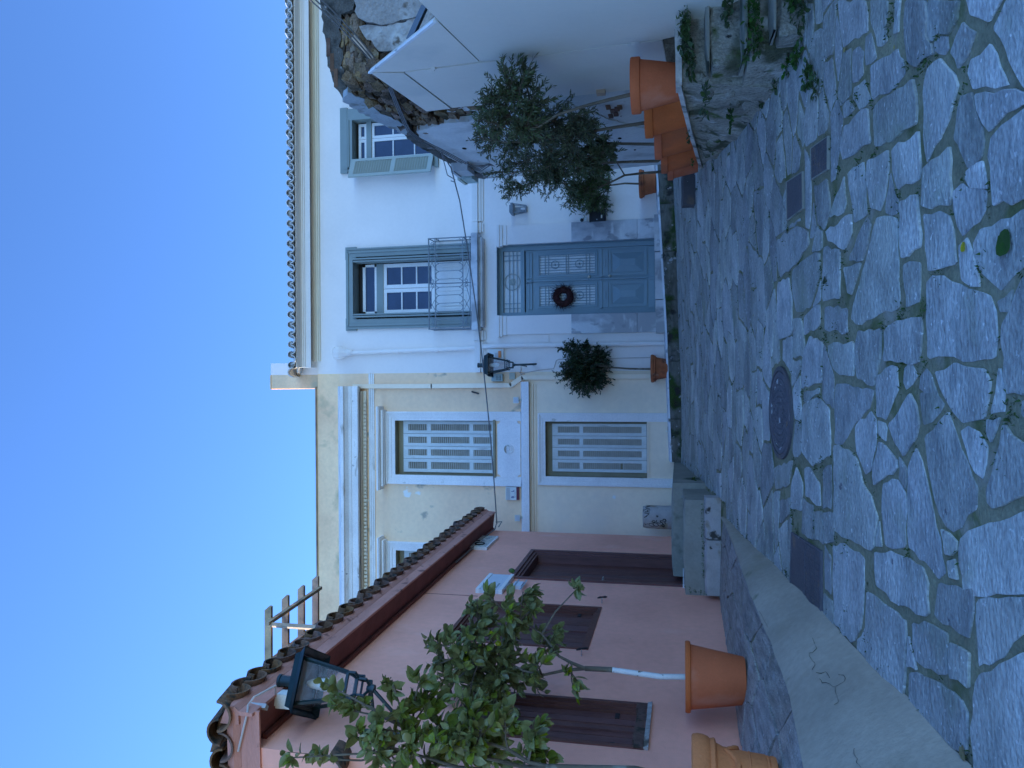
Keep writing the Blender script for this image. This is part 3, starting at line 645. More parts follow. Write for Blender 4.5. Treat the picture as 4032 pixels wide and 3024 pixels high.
b.f.append(tuple(range(9)))
b.build('rubble_face', K['ledge'], lw, smooth=True)
b = MB(); e = []
for i, y in enumerate(YL):       # pale worn capping along the top edge
    x0 = ledx(y)+.09+.02*noise.noise(Vector((y*3, 0, 9))); z = max(ledz(y), G(x0, y)+.02)
    e.append((x0, y, z))
for (x0, y, z), (x1, y1, z1) in zip(e, e[1:]):
    b.hexa([Vector((x0, y, z-.055)), Vector((x1, y1, z1-.055)), Vector((x1+.5, y1, z1-.06)), Vector((x0+.5, y, z-.06)), Vector((x0+.012, y, z-.012)), Vector((x1+.012, y1, z1-.012)), Vector((x1+.5, y1, z1)), Vector((x0+.5, y, z))])
b.box(e[0][0]+.02, 4.4, 6.66, 6.9, e[0][2]-.06, e[0][2]-.008)
b.build('capping', K['cap'], lw)
ss = thing('garden_steps', 'overgrown crumbling stone steps below the white boarding', 'steps', (3, 6.2, -.9))
for i, (y0, y1, zt, xl) in enumerate(((6.42, 6.74, -.185, 2.56), (6.10, 6.44, -.455, 2.50), (5.86, 6.12, -.635, 2.52))):
    bb = blob(xl, 4.6, y0+.04, y1+.3, -1.4, zt-.035, 12, .03, 40+i)
    for v in bb.v: v.x += .05*noise.noise(v*3)
    bb.build('riser', K['ledge'], ss, smooth=True)
    blob(xl+.03, 4.6, y0, y1+.2, zt-.034, zt, 12, .008, 50+i).build('step_slab', K['concrete_grey'], ss, smooth=True)
# loose faces of the ledge: individual boulders
rr = random.Random(77)
def rock(c, r, seed, sub=2, sq=(1, 1, 1), am=.35, lim=.8):
    bm = bmesh.new(); bmesh.ops.create_icosphere(bm, subdivisions=sub, radius=1)
    b = MB(); o = Vector((seed*3.1, seed*1.7, 0))
    for v in bm.verts:
        k = 1+am*noise.noise(v.co*1.3+o)+.12*noise.noise(v.co*4+o)
        p = Vector((max(-lim, min(lim, v.co.x)), max(-lim, min(lim, v.co.y)), max(-lim, min(lim, v.co.z))))*k
        b.v.append(Vector((c[0]+p.x*r*sq[0], c[1]+p.y*r*sq[1], c[2]+p.z*r*sq[2])))
    b.f = [tuple(x.index for x in f.verts) for f in bm.faces]; bm.free(); return b
for i in range(26):
    y = rr.uniform(6.7, 10.2); x0 = ledx(y); zt, zb = ledz(y)-.1, G(x0, y)
    if zt-zb < .12: continue
    t = rr.uniform(.1, .9)
    rock((x0+.13*t+.05, y, zb+(zt-zb)*t), rr.uniform(.08, .15), i, 2, (.55, 1.5, .7)).build('boulder', K['ledge'], lw, smooth='full')

p = gnd(2738, 745); o = blob(p.x-.22, p.x+.24, p.y-.02, p.y+.2, p.z-.1, p.z+.2, 5, .012, 66).build('stone_block', K['cast2'], smooth=True); tag(o, 'dark slate block standing at the far end of the ledge', 'stone')
# ================================================================ FACADES
def rect(x0, x1, y0, y1, Y=D):
    xm, ym = (x0+x1)/2, (y0+y1)/2
    return FX(y1, xm, Y), FX(y0, xm, Y), FZ(x1, ym, Y), FZ(x0, ym, Y)
def fb(b, x0, x1, y0, y1, Yf, Yb):
    r = rect(x0, x1, y0, y1, Yf); b.box(r[0], r[1], Yf, Yb, r[2], r[3]); return r
def facade(name, X0, X1, Z0, Z1, ops, mt, parent, rd=.25, Y=D, rmat=None):
    xs_ = sorted({X0, X1}|{o[0] for o in ops}|{o[1] for o in ops}); zs = sorted({Z0, Z1}|{o[2] for o in ops}|{o[3] for o in ops})
    b = MB()
    for xa, xb in zip(xs_, xs_[1:]):
        for za, zb in zip(zs, zs[1:]):
            if any(o[0] <= (xa+xb)/2 <= o[1] and o[2] <= (za+zb)/2 <= o[3] for o in ops): continue
            b.add([(xa, Y, za), (xb, Y, za), (xb, Y, zb), (xa, Y, zb)], [(0, 1, 2, 3)])
    w = b.build(name, mt, parent, recalc=False)
    for o in ops:
        b = MB(); a, c, d, e = o[:4]
        b.add([(a, Y, d), (c, Y, d), (c, Y, e), (a, Y, e), (a, Y+rd, d), (c, Y+rd, d), (c, Y+rd, e), (a, Y+rd, e)], [(0, 4, 5, 1), (1, 5, 6, 2), (2, 6, 7, 3), (3, 7, 4, 0)])
        b.build('reveal', o[4] if len(o) > 4 else (rmat or mt), w, recalc=False)
    return w
def profile_band(b, x0, x1, prof, Y=D):
    """moulding run along X; prof = [(projection, z)] closed back to the wall; mitred returns at both ends"""
    n = len(prof)
    for e, s in ((x0, -1), (x1, 1)):
        b.v += [Vector((e+s*p*.0, Y-p, z)) for p, z in prof]
    k = len(b.v)-2*n
    for i in range(n-1): b.f.append((k+i, k+i+1, k+n+i+1, k+n+i))
    b.f += [tuple(k+i for i in range(n)), tuple(k+n+i for i in range(n))]
    return b
# ---------------------------------------------------------------- white house
XJ = FX(1467, 1800)                       # joint between the two houses
wb = thing('white_house', 'white two-storey house with tiled eaves and blue-grey double door', 'house', (4.5, D, -.3))
DOOR = rect(1956, 2580, 953, 1238); BAL = rect(1393, 1857, 1004, 1252); WIN = rect(1390, 1714, 462, 622)
ZT = FZ(1225, 900); XR = 9.5
facade('wall', XJ, XR, -1.2, ZT, [DOOR+(K['bluedoor'],), BAL+(K['greyframe'],), WIN+(K['greyframe'],)], K['white'], wb, .26)
b = MB(); b.add([(XJ, D, -1.2), (XJ, D+9, -1.2), (XJ, D+9, ZT), (XJ, D, ZT), (XR, D, -1.2), (XR, D+9, -1.2), (XR, D+9, ZT), (XR, D, ZT)], [(0, 1, 2, 3), (4, 7, 6, 5), (1, 5, 6, 2), (3, 2, 6, 7)]); b.build('rear_walls', K['white'], wb, recalc=False)
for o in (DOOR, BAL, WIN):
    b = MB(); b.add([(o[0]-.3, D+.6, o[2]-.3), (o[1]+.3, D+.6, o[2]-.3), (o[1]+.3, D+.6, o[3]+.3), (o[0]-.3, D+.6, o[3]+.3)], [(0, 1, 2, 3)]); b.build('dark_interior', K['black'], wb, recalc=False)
# eaves cornice and tiles
def Zc(x, p=0): return FZ(x, 1000, D-p)
XC = FX(1447, 1210, D-.25)
b = MB(); profile_band(b, XC, XR, [(0, Zc(1245)), (.10, Zc(1222, .1)), (.24, Zc(1222, .24)), (.26, Zc(1221, .26)), (.26, Zc(1200, .26)), (.275, Zc(1199, .275)), (.275, Zc(1193, .275)), (.29, Zc(1192, .29)), (.29, Zc(1187, .29)), (.33, Zc(1180, .33)), (.40, Zc(1172, .40)), (.44, Zc(1167, .44)), (.44, Zc(1163, .44)), (0, Zc(1150))]); b.build('eaves_cornice', K['whitetrim'], wb)
b = MB(); XB = FX(1421, 1240, D-.08); profile_band(b, XB, XR, [(0, Zc(1262)), (.03, Zc(1256, .03)), (.03, Zc(1252, .03)), (.05, Zc(1250, .05)), (.05, Zc(1245, .05)), (.09, Zc(1237, .09)), (.10, Zc(1228, .1)), (0, Zc(1226))]); b.build('bed_moulding', K['creamtrim'], wb)
zt0 = Zc(1165, .46)
rf = MB().hexa([Vector((XJ+.02, D-.40, zt0+.005)), Vector((XR, D-.40, zt0+.005)), Vector((XR, D+5, zt0+1.6)), Vector((XJ+.02, D+5, zt0+1.6)), Vector((XJ+.02, D-.40, zt0+.03)), Vector((XR, D-.40, zt0+.03)), Vector((XR, D+5, zt0+1.63)), Vector((XJ+.02, D+5, zt0+1.63))]).build('roof', K['tilewhite'], wb)
def half_tile(r0, r1, L, th, rise, up=True, n=10):
    b = MB()
    for (r, e, f) in ((r0, 0, 0), (r0-th, 0, 0), (r1, L, rise), (r1-th, L, rise)):
        for j in range(n+1):
            an = PI*j/n; b.v.append(Vector((r*math.cos(an), e, (r*math.sin(an)*(1 if up else -1))+f)))
    m_ = n+1
    for j in range(n):
        b.f += [(j, j+1, 2*m_+j+1, 2*m_+j), (m_+j+1, m_+j, 3*m_+j, 3*m_+j+1), (j+1, j, m_+j, m_+j+1), (2*m_+j, 2*m_+j+1, 3*m_+j+1, 3*m_+j)]
    b.f += [(0, 2*m_, 3*m_, m_), (n, m_+n, 3*m_+n, 2*m_+n)]
    return b
PIT = .2006
cov = half_tile(.072, .062, .55, .014, .165).mesh('cover_tile', K['tilewhite'], smooth=True)
pan = half_tile(.098, .088, .55, .016, .165, False).mesh('pan_tile', K['tilewhite'], smooth=True)
pb = MB(); nn = 14
pb.v = [Vector((.066*math.cos(PI*j/nn), 0, .066*math.sin(PI*j/nn))) for j in range(nn+1)]+[Vector((0, 0, -.035))]; pb.f = [tuple(range(nn+2))]
plug = pb.prism([Vector((.066*math.cos(PI*j/nn), 0, .066*math.sin(PI*j/nn))) for j in range(nn+1)]+[Vector((.03, 0, -.04)), Vector((-.03, 0, -.04))], (0, .05, 0)).mesh('mortar_plug', K['tilewhite'])
x = XC+.05; k = 0
while x < XR-.1:
    z = zt0+.075+.0022*(x-XC)
    inst('cover_tile', cov, (x+jit(.006), D-.52+jit(.012), z+.018), rf, (0, jit(.04), jit(.02)))
    inst('mortar_plug', plug, (x, D-.475, z+.016), rf)
    inst('pan_tile', pan, (x+PIT/2, D-.53+jit(.008), z+.012), rf, (0, 0, jit(.015)))
    x += PIT; k += 1
# end verge tile and the party wall stub
b = half_tile(.11, .10, .6, .02, .16); 
for v in b.v: v.x, v.z = v.x*.9, v.z
for v in b.v: v += Vector((XC-.10, D-.58, zt0+.03))
b.build('verge_tile', K['tilewhite'], wb, smooth=True)
r = rect(1065, 1253, 1430, 1476, D-.02)
pwl = thing('party_wall_stub', 'short masonry stub rising above the roofs between the two houses', 'wall', (r[0], D, r[2]))
MB().box(r[0], r[1], D-.004, D+5, r[2]+.02, r[3]).build('white_side', K['white'], pwl)
r2 = rect(1065, 1253, 1476, 1530, D-.02)
MB().box(r2[0], r2[1]-.001, D-.004, D+5, r2[2]+.02, r2[3]-.01).build('yellow_side', K['stubyellow'], pwl)
MB().box(r2[0]-.015, r2[1]+.0, D-.02, D+5, r2[3]-.012, r2[3]+.012).build('capping', K['stubyellow'], pwl)
# string course, balcony slab
for side in (((1466, 1342, .10, 1868, 1890), (1341, 1299, .13, 1864, 1889)), ((916, 873, .13, 1856, 1880), (872, 300, .10, 1856, 1878))):
    b = MB()
    for (ya, yb, pr, xt, xb) in side:
        q = rect(xt, xb, yb, ya, D-pr); b.box(q[0], q[1], D-pr, D, q[2], q[3])
        b.box(q[0]+.01, q[1]-.01, D-pr*.55, D, q[2]-.055, q[2]-.0001); b.box(q[0]+.02, q[1]-.02, D-pr*.3, D, q[2]-.095, q[2]-.0551)
    b.build('string_course', K['whitetrim'], wb)
q = rect(1855, 1879, 917, 1298, D-.34); b = MB().box(q[0], q[1], D-.34, D, q[2], q[3]); SLZ = q[3]
b.box(q[0]+.06, q[1]-.06, D-.2, D, q[2]-.06, q[2]-.0001); b.build('balcony_slab', K['marble'], wb)
# balcony railing
rl = MB(); YR = D-.30
rt = rect(1688, 1855, 936, 1294, YR); x0, x1, z0, z1 = rt; z0 = SLZ
zr = [z0+.03, z0+.03+(z1-z0)*.165, z1-.02-(z1-z0)*.13, z1-.01]
for z in zr: rl.bar((x0, YR, z), (x1, YR, z), .016, .014)
rl.bar((x0-.012, YR, z1), (x1+.012, YR, z1), .03, .012)
for xx in (x0, x1, (x0+x1)/2):
    rl.bar((xx, YR, z0), (xx, YR, z1), .016)
for xx in (x0, x1):
    for z in zr: rl.bar((xx, YR, z), (xx, D, z), .014)
    rl.bar((xx, D-.02, z0), (xx, D-.02, z1), .014)
rail = rl.build('balcony_railing', K['iron'], wb)
nl = 11; pw = (x1-x0-.04)/nl; za, zb = zr[1]+.006, zr[2]-.006
lp = MB(); path = []
for j in range(25):
    an = 2*PI*j/24; rx = pw*.46; cz = (za+rx if math.sin(an) < 0 else zb-rx)
    path.append(Vector((rx*math.cos(an), 0, cz+rx*math.sin(an)-za)))
lp.tube(path, .0075, 6); lpm = lp.mesh('railing_loop', K['iron'], smooth=True)
for i in range(nl): inst('railing_loop', lpm, (x0+.02+pw*(i+.5), YR, za), rail)
def spiral(c, r, sgn, up, turns=1.3):
    return [c+Vector((sgn*(r*(1-.75*t))*math.cos(PI*2*turns*t), 0, up*(r*(1-.75*t))*math.sin(PI*2*turns*t))) for t in [i/18 for i in range(19)]]
for i in range(3):
    for zc, up in (((zr[0]+zr[1])/2, 1), ((zr[2]+zr[3])/2, -1)):
        xc = (x0+.06, (x0+x1)/2, x1-.06)[i]
        for sg in ((-1, 1) if i == 1 else ((1,) if i == 0 else (-1,))):
            MB().tube(spiral(Vector((xc+sg*.045, YR, zc)), .04, sg, up), .007, 6).build('scroll', K['iron'], rail, smooth=True)
            MB().tube([Vector((xc+sg*.08, YR, zc)), Vector((xc+sg*.3, YR, zc-up*.06)), Vector((xc+sg*.5, YR, zc+up*.05))], .006, 6).build('scroll', K['iron'], rail, smooth=True)
# balcony door: frame, folded shutters, white glazed leaves
fr = MB(); o = BAL; yo = rect(1362, 1857, 972, 1287, D-.05)
for (a, c, d, e, p) in ((yo[0], o[0], o[2], o[3], .05), (o[1], yo[1], o[2], o[3], .05), (yo[0], yo[1], o[3], yo[3], .05)):
    fr.box(a, c, D-p, D, d, e)
for (a, c, d, e) in ((yo[0]-.05, yo[0]+.2, yo[3]-.22, yo[3]+.012), (yo[1]-.2, yo[1]+.05, yo[3]-.22, yo[3]+.012)): fr.box(a, c, D-.045, D-.001, d, e)
for (a, c, d, e) in ((yo[0]+.04, yo[0]+.075, o[2], yo[3]-.05), (yo[1]-.075, yo[1]-.04, o[2], yo[3]-.05), (yo[0]+.04, yo[1]-.04, yo[3]-.06, yo[3]-.03), (yo[0]-.02, yo[0]+.01, o[2], yo[3]-.03), (yo[1]-.01, yo[1]+.02, o[2], yo[3]-.03)): fr.box(a, c, D-.068, D-.02, d, e)
bf = fr.build('balcony_door_frame', K['greyframe'], wb)
for sg, xe_ in ((1, o[0]), (-1, o[1])):
    for k in range(2):
        xx = xe_+sg*(.03+.045*k); b = MB().box(min(xx, xx+sg*.03), max(xx, xx+sg*.03), D-.10+.02*k, D+.20, o[2]+.02, o[3]-.02)
        sh = b.build('folded_shutter', K['greyframe'], bf)
YG = D+.22
bx0, bx1 = o[0]+.12, o[1]-.12
tz = FZ(1512, 1130, YG); tz2 = FZ(1497, 1130, YG)
b = MB(); b.box(bx0, bx1, YG-.02, YG+.06, tz2-.075, tz2+.07); b.build('transom', K['greyframe'], bf)
jn = MB()
tt = o[3]-.10
for (a, c, d, e) in ((bx0, bx1, tt-.06, tt), (bx0, bx1, tz2+.07, tz2+.12), (bx0, bx0+.05, tz2+.07, tt), (bx1-.05, bx1, tz2+.07, tt)): jn.box(a, c, YG, YG+.05, d, e)
jn.build('transom_light', K['winwhite'], bf)
MB().box(bx0+.04, bx1-.04, YG+.02, YG+.03, tz2+.1, tt-.05).build('pane', K['pane'], bf)
MB().box(bx0-.1, bx1+.1, YG+.06, YG+.3, tt-.02, o[3]+.02).build('head_box', K['black'], bf)
mid = (bx0+bx1)/2
for s_, (la, lb) in enumerate(((bx0, mid-.004), (mid+.004, bx1))):
    top = tz2-.075; zb_ = o[2]+.01; zk = FZ(1690, 1130, YG)-.05
    j = MB(); sw = .075
    j.box(la, la+sw, YG, YG+.05, zb_, top); j.box(lb-sw, lb, YG, YG+.05, zb_, top); j.box(la+sw, lb-sw, YG, YG+.05, top-.07, top); j.box(la+sw, lb-sw, YG, YG+.05, zk-.1, zk)
    j.box(la+sw, lb-sw, YG, YG+.05, zb_, zb_+.12)
    for f in (1/3, 2/3):
        zz = zk+(top-.07-zk)*f; j.box(la+sw, lb-sw, YG+.005, YG+.045, zz-.014, zz+.014)
    lf = j.build('glazed_leaf', K['winwhite'], bf)
    MB().box(la+sw-.01, lb-sw+.01, YG+.015, YG+.035, zb_+.1, zk-.08).build('lower_panel', K['winwhite'], bf)
    MB().box(la+sw+.05, lb-sw-.05, YG+.002, YG+.016, zb_+.17, zk-.15).build('raised_field', K['winwhite'], bf)
    MB().box(la+sw-.01, lb-sw+.01, YG+.025, YG+.03, zk-.01, top-.06).build('pane', K['pane'], bf)
# right-hand window with open shutter
o = WIN; yo = rect(1345, 1714, 415, 664, D-.05); fr = MB()
for (a, c, d, e) in ((yo[0], o[0], o[2], yo[3]), (o[1], yo[1], o[2], yo[3]), (o[0], o[1], o[3], yo[3]), (yo[0]-.03, yo[1]+.03, yo[3]-.12, yo[3]+.03), (yo[0]-.03, yo[1]+.03, o[2]-.07, o[2])): fr.box(a, c, D-.05 if c-a < .9 else D-.058, D, d, e)
for (a, c, d, e) in ((yo[0]+.05, yo[0]+.08, o[2], yo[3]-.05), (yo[0]+.05, o[1], o[3]+.06, o[3]+.09)): fr.box(a, c, D-.07, D-.03, d, e)
wf = fr.build('window_frame', K['greyframe'], wb)
YG = D+.14; tz = FZ(1455, 540, YG)
MB().box(o[0], o[1], YG-.03, YG+.06, tz-.05, tz+.055).build('transom', K['greyframe'], wf)
mid = FX(540, 1550, YG)
for (za, zb_, n) in ((tz+.055, o[3]-.06, 1), (o[2]+.03, tz-.05, 3)):
    for la, lb in ((o[0]+.03, mid-.003), (mid+.003, o[1]-.03)):
        j = MB(); sw = .055
        j.box(la, la+sw, YG, YG+.05, za, zb_); j.box(lb-sw, lb, YG, YG+.05, za, zb_); j.box(la+sw, lb-sw, YG, YG+.05, zb_-sw, zb_); j.box(la+sw, lb-sw, YG, YG+.05, za, za+sw)
        for f in range(1, n):
            zz = za+(zb_-za)*f/n; j.box(la+sw, lb-sw, YG+.005, YG+.045, zz-.013, zz+.013)
        j.build('casement', K['winwhite'], wf)
        MB().box(la+sw-.01, lb-sw+.01, YG+.02, YG+.03, za+.04, zb_-.04).build('pane', K['pane'], wf)
# open louvred shutter hinged at the left jamb
sw_, hh = .44, o[3]-o[2]-.02; hinge = Vector((o[0]-.01, D-.07, o[2]+.01)); ang = math.radians(205)
ax = Vector((math.cos(ang), math.sin(ang), 0)); th = Vector((-ax.y, ax.x, 0))*.035
def shp(b, u0, u1, w0, w1, d0=0, d1=1):
    p = [hinge+ax*u+th*d+Vector((0, 0, w)) for w in (w0, w1) for u, d in ((u0, d0), (u1, d0), (u1, d1), (u0, d1))]; return b.hexa(p)
b = MB(); shp(b, 0, .06, 0, hh); shp(b, sw_-.06, sw_, 0, hh)
for w0, w1 in ((0, .09), (hh*.45, hh*.45+.08), (hh-.09, hh)): shp(b, .06, sw_-.06, w0, w1)
shp(b, .19, .205, .09, hh-.09, -.4, 0)
sh = b.build('open_shutter', K['greyshut'], wb)
b = MB()
for w0, w1 in ((.09, hh*.45), (hh*.45+.08, hh-.09)):
    k = int((w1-w0)/.05)
    for i in range(k):
        zz = w0+(i+.5)*(w1-w0)/k
        p = [hinge+ax*u+th*d+Vector((0, 0, zz+w)) for u, d, w in ((.06, -.1, -.024), (sw_-.06, -.1, -.024), (sw_-.06, 1.1, .016), (.06, 1.1, .016))]
        b.prism(p, (0, 0, .008))
b.build('louvre_panel', K['greyshut'], sh, kind='stuff')
# ---- front door
YD = D+.22; o = DOOR
def dz(x): return FZ(x, 1095, YD)
dx = lambda y: FX(y, 2320, YD)
x0, x1 = o[0], o[1]; zb_ = dz(2579)
df = MB(); jw = .085
for (a, c, d, e) in ((x0, x0+jw, zb_, o[3]), (x1-jw, x1, zb_, o[3]), (x0+jw, x1-jw, o[3]-.08, o[3]), (x0+jw, x1-jw, dz(2066), dz(2051))): df.box(a, c, YD-.03, YD+.1, d, e)
for (a, c, d, e) in ((x0+.02, x0+.045, zb_, o[3]-.03), (x1-.045, x1-.02, zb_, o[3]-.03)): df.box(a, c, YD-.045, YD-.02, d, e)
dfo = df.build('door_frame', K['bluedoor'], wb)
lx0, lx1 = x0+jw, x1-jw; mid = (lx0+lx1)/2; ztop = dz(2068)
# transom grille
tg = MB(); ta, tb = dz(2051)+.005, o[3]-.085
MB().box(lx0, lx1, YD+.05, YD+.06, ta, tb).build('transom_pane', K['doorpane'], dfo)
for f in (.22, .45, .68): tg.box(lx0, lx1, YD+.005, YD+.02, ta+(tb-ta)*f-.006, ta+(tb-ta)*f+.006)
for f in (.07, .15, .85, .93): tg.box(lx0+(lx1-lx0)*f-.006, lx0+(lx1-lx0)*f+.006, YD, YD+.022, ta, tb)
tgo = tg.build('transom_grille', K['bluedoor'], dfo)
rc = (tb-ta)*.46; cc = Vector((mid, YD-.002, (ta+tb)/2))
MB().tube([cc+Vector((rc*math.cos(2*PI*i/24), 0, rc*math.sin(2*PI*i/24))) for i in range(25)], .010, 6).build('ring', K['greyshut'], dfo, smooth=True)
b = MB()
for i in range(8):
    an = PI*i/4; d = Vector((math.cos(an), 0, math.sin(an))); n_ = Vector((-d.z, 0, d.x)); b.prism([cc, cc+d*.05+n_*.018, cc+d*.075, cc+d*.05-n_*.018], (0, -.012, 0))
b.build('rosette', K['greyshut'], dfo)
def frustum(b, X0, X1, Z0, Z1, Y, h, ix, iz):
    b.add([(X0, Y, Z0), (X1, Y, Z0), (X1, Y, Z1), (X0, Y, Z1), (X0+ix, Y-h, Z0+iz), (X1-ix, Y-h, Z0+iz), (X1-ix, Y-h, Z1-iz), (X0+ix, Y-h, Z1-iz)], [(0, 1, 5, 4), (1, 2, 6, 5), (2, 3, 7, 6), (3, 0, 4, 7), (4, 5, 6, 7)])
def ringframe(b, X0, X1, Z0, Z1, w, Yf, Yb):
    b.box(X0, X0+w, Yf, Yb, Z0, Z1); b.box(X1-w, X1, Yf, Yb, Z0, Z1); b.box(X0+w, X1-w, Yf, Yb, Z1-w, Z1); b.box(X0+w, X1-w, Yf, Yb, Z0, Z0+w)
for s_, (la, lb) in enumerate(((lx0+.004, mid-.004), (mid+.004, lx1-.004))):
    gw0, gw1 = la+.115, lb-.105; ga, gb = dz(2343), dz(2125)
    b = MB(); Yb_ = YD+.05
    b.box(la, gw0, YD+.01, Yb_, zb_, ztop-.01); b.box(gw1, lb, YD+.01, Yb_, zb_, ztop-.01)
    b.box(gw0, gw1, YD+.01, Yb_, gb, ztop-.01); b.box(gw0, gw1, YD+.01, Yb_, zb_, ga)
    leaf = b.build('door_leaf', K['bluedoor'], dfo)
    b = MB(); ringframe(b, gw0-.045, gw1+.045, ga-.045, gb+.045, .03, YD-.012, YD+.012); ringframe(b, gw0-.012, gw1+.012, ga-.012, gb+.012, .014, YD-.005, YD+.03)
    b.box(la+.03, lb-.03, YD-.03, YD+.01, dz(2372), dz(2362)); b.box(la+.05, lb-.05, YD-.012, YD+.01, dz(2395), dz(2372))
    b.box(la+.05, lb-.05, YD-.02, YD+.01, dz(2096), dz(2080)); b.box(la+.05, lb-.05, YD-.035, YD+.01, dz(2086), dz(2081))
    b.box(la+.02, lb-.02, YD-.012, YD+.01, zb_+.005, dz(2554))
    pz0, pz1 = dz(2548), dz(2398)
    ringframe(b, la+.055, lb-.055, pz0, pz1, .03, YD-.016, YD+.01); ringframe(b, la+.085, lb-.085, pz0+.03, pz1-.03, .02, YD-.006, YD+.01)
    frustum(b, la+.115, lb-.115, pz0+.065, pz1-.065, YD+.008, .05, .12, .15)
    b.build('mouldings', K['bluedoor'], dfo)
    MB().box(gw0-.005, gw1+.005, YD+.035, YD+.04, ga-.005, gb+.005).build('pane', K['doorpane'], dfo)
    b = MB()
    for i in range(7):
        xx = gw0+(gw1-gw0)*(i+.5)/7; b.tube([Vector((xx, YD+.02, ga)), Vector((xx, YD+.02, gb))], .0075, 6)
    for f in (.10, .16, .48, .52, .84, .90): b.box(gw0, gw1, YD+.008, YD+.02, ga+(gb-ga)*f-.007, ga+(gb-ga)*f+.007)
    gr = b.build('grille', K['bluedoor'], dfo)
    for f in (.28, .72):
        cc = Vector(((gw0+gw1)/2, YD+.006, ga+(gb-ga)*f)); MB().tube([cc+Vector((.075*math.cos(2*PI*i/20), 0, .075*math.sin(2*PI*i/20))) for i in range(21)], .007, 6).build('ring', K['bluedoor'], dfo, smooth=True)
        MB().lathe(cc, [(.022, -.01), (.022, .01)], 8).build('boss', K['bluedoor'], dfo)
    MB().bar(((la+lb)/2-.075, YD-.02, dz(2383)), ((la+lb)/2+.075, YD-.02, dz(2383)), .012, .02).build('pull_handle', K['bluedoor'], dfo)
b = MB(); b.tube([Vector((mid, YD-.012, zb_+.01)), Vector((mid, YD-.012, ztop-.12))], .022, 10)
b.tube([Vector((mid, YD-.012, ztop-.16)), Vector((mid, YD-.012, ztop-.13)), Vector((mid, YD-.012, ztop-.09)), Vector((mid, YD-.012, ztop-.03))], [.022, .04, .026, .045], 10)
b.box(mid-.05, mid+.05, YD-.03, YD+.01, zb_, zb_+.11); b.build('meeting_stile', K['bluedoor'], dfo, smooth=True)
for x_, y_ in ((2319, 1090), (2400, 1086)):
    p = fac(x_, y_, YD-.02); b = MB().lathe((0, 0, 0), [(.0, -.004), (.024, -.003), (.026, .006), (.014, .012), (.022, .03), (.0, .034)], 14)
    b.v = [p+Vector((v.x, -v.z, v.y)) for v in b.v]; b.build('lock_knob', K['brass'], dfo, smooth='full')
# door surround: pilasters with capitals, marble dado, doorstep
for (ya, yb) in ((1240, 1314), (884, 958)):
    s = rect(1995, 2250, ya, yb, D-.07); q = rect(2250, 2580, ya, yb, D-.07)
    if ya == 884: s = (DOOR[1]+.001, DOOR[1]+.36, s[2], s[3]); q = (DOOR[1]+.001, DOOR[1]+.36, q[2], q[3])
    else: s = (DOOR[0]-.36, DOOR[0]-.001, s[2], s[3]); q = (DOOR[0]-.36, DOOR[0]-.001, q[2], q[3])
    pl = MB().box(s[0], s[1], D-.07, D, s[2], s[3]).build('pilaster', K['white'], wb)
    zz = rect(1957, 1995, ya, yb, D-.1); b = MB()
    b.box(s[0]-.05, s[1]+.012, D-.13, D, zz[3]-.05, zz[3]); b.box(s[0]-.035, s[1]+.008, D-.11, D, zz[3]-.10, zz[3]-.0501); b.box(s[0]-.012, s[1]+.004, D-.085, D, s[3]+.0005, zz[3]-.1001)
    b.build('capital', K['whitetrim'], wb)
    zj = rect(2508, 2509, ya, yb, D-.078)[2]
    MB().box(q[0]-.005, q[1]-.002, D-.082, D, zj+.003, q[3]).build('marble_slab', K['marble'], wb); MB().box(q[0]-.004, q[1]-.003, D-.080, D, q[2]-.05, zj-.001).build('marble_slab', K['marble'], wb)
for (ya, yb, xt, xb) in ((1310, 1180, 2582, 2618), (1178, 992, 2579, 2614), (990, 843, 2576, 2606)):
    q = rect(xt, xb, yb, ya, 14.17); MB().box(q[0]+.003, q[1]-.003, 14.17, D+.22, q[2]-.12, q[3]).build('doorstep_slab', K['marble'], wb)
# drainpipe with hopper
pb_ = MB(); Yp = D-.07
def pp_(x, y, Y=Yp): return fac(x, y, Y)
pb_.tube([pp_(1383, 1390), pp_(1600, 1381), pp_(1874, 1370)], .042, 10)
pb_.tube([pp_(1899, 1364), pp_(2100, 1360), pp_(2300, 1357), pp_(2636, 1352)], .044, 10)
for x_, y_ in ((1565, 1383), (1720, 1377), (2060, 1361), (2405, 1356)): pb_.tube([pp_(x_-6, y_), pp_(x_+6, y_)], .048, 10)
dp = pb_.build('drainpipe', K['white'], wb, smooth=True)
c = pp_(1385, 1389); k = FZ(1317, 1375, Yp)-c.z
MB().lathe(c, [(.05, -.02), (.05, .0), (.06, .02), (.075, .10), (.125, k-.14), (.13, k-.12), (.13, k-.02), (.135, k-.01), (.12, k)], 8).build('rainwater_hopper', K['white'], wb)
# small plates on the white wall
q = rect(2140, 2161, 1319, 1347, D-.015); o = MB().box(q[0], q[1], D-.015, D+.01, q[2], q[3]).build('wall_plate', K['white']); tag(o, 'small white blank plate on the white wall beside the drainpipe', 'wall plate')
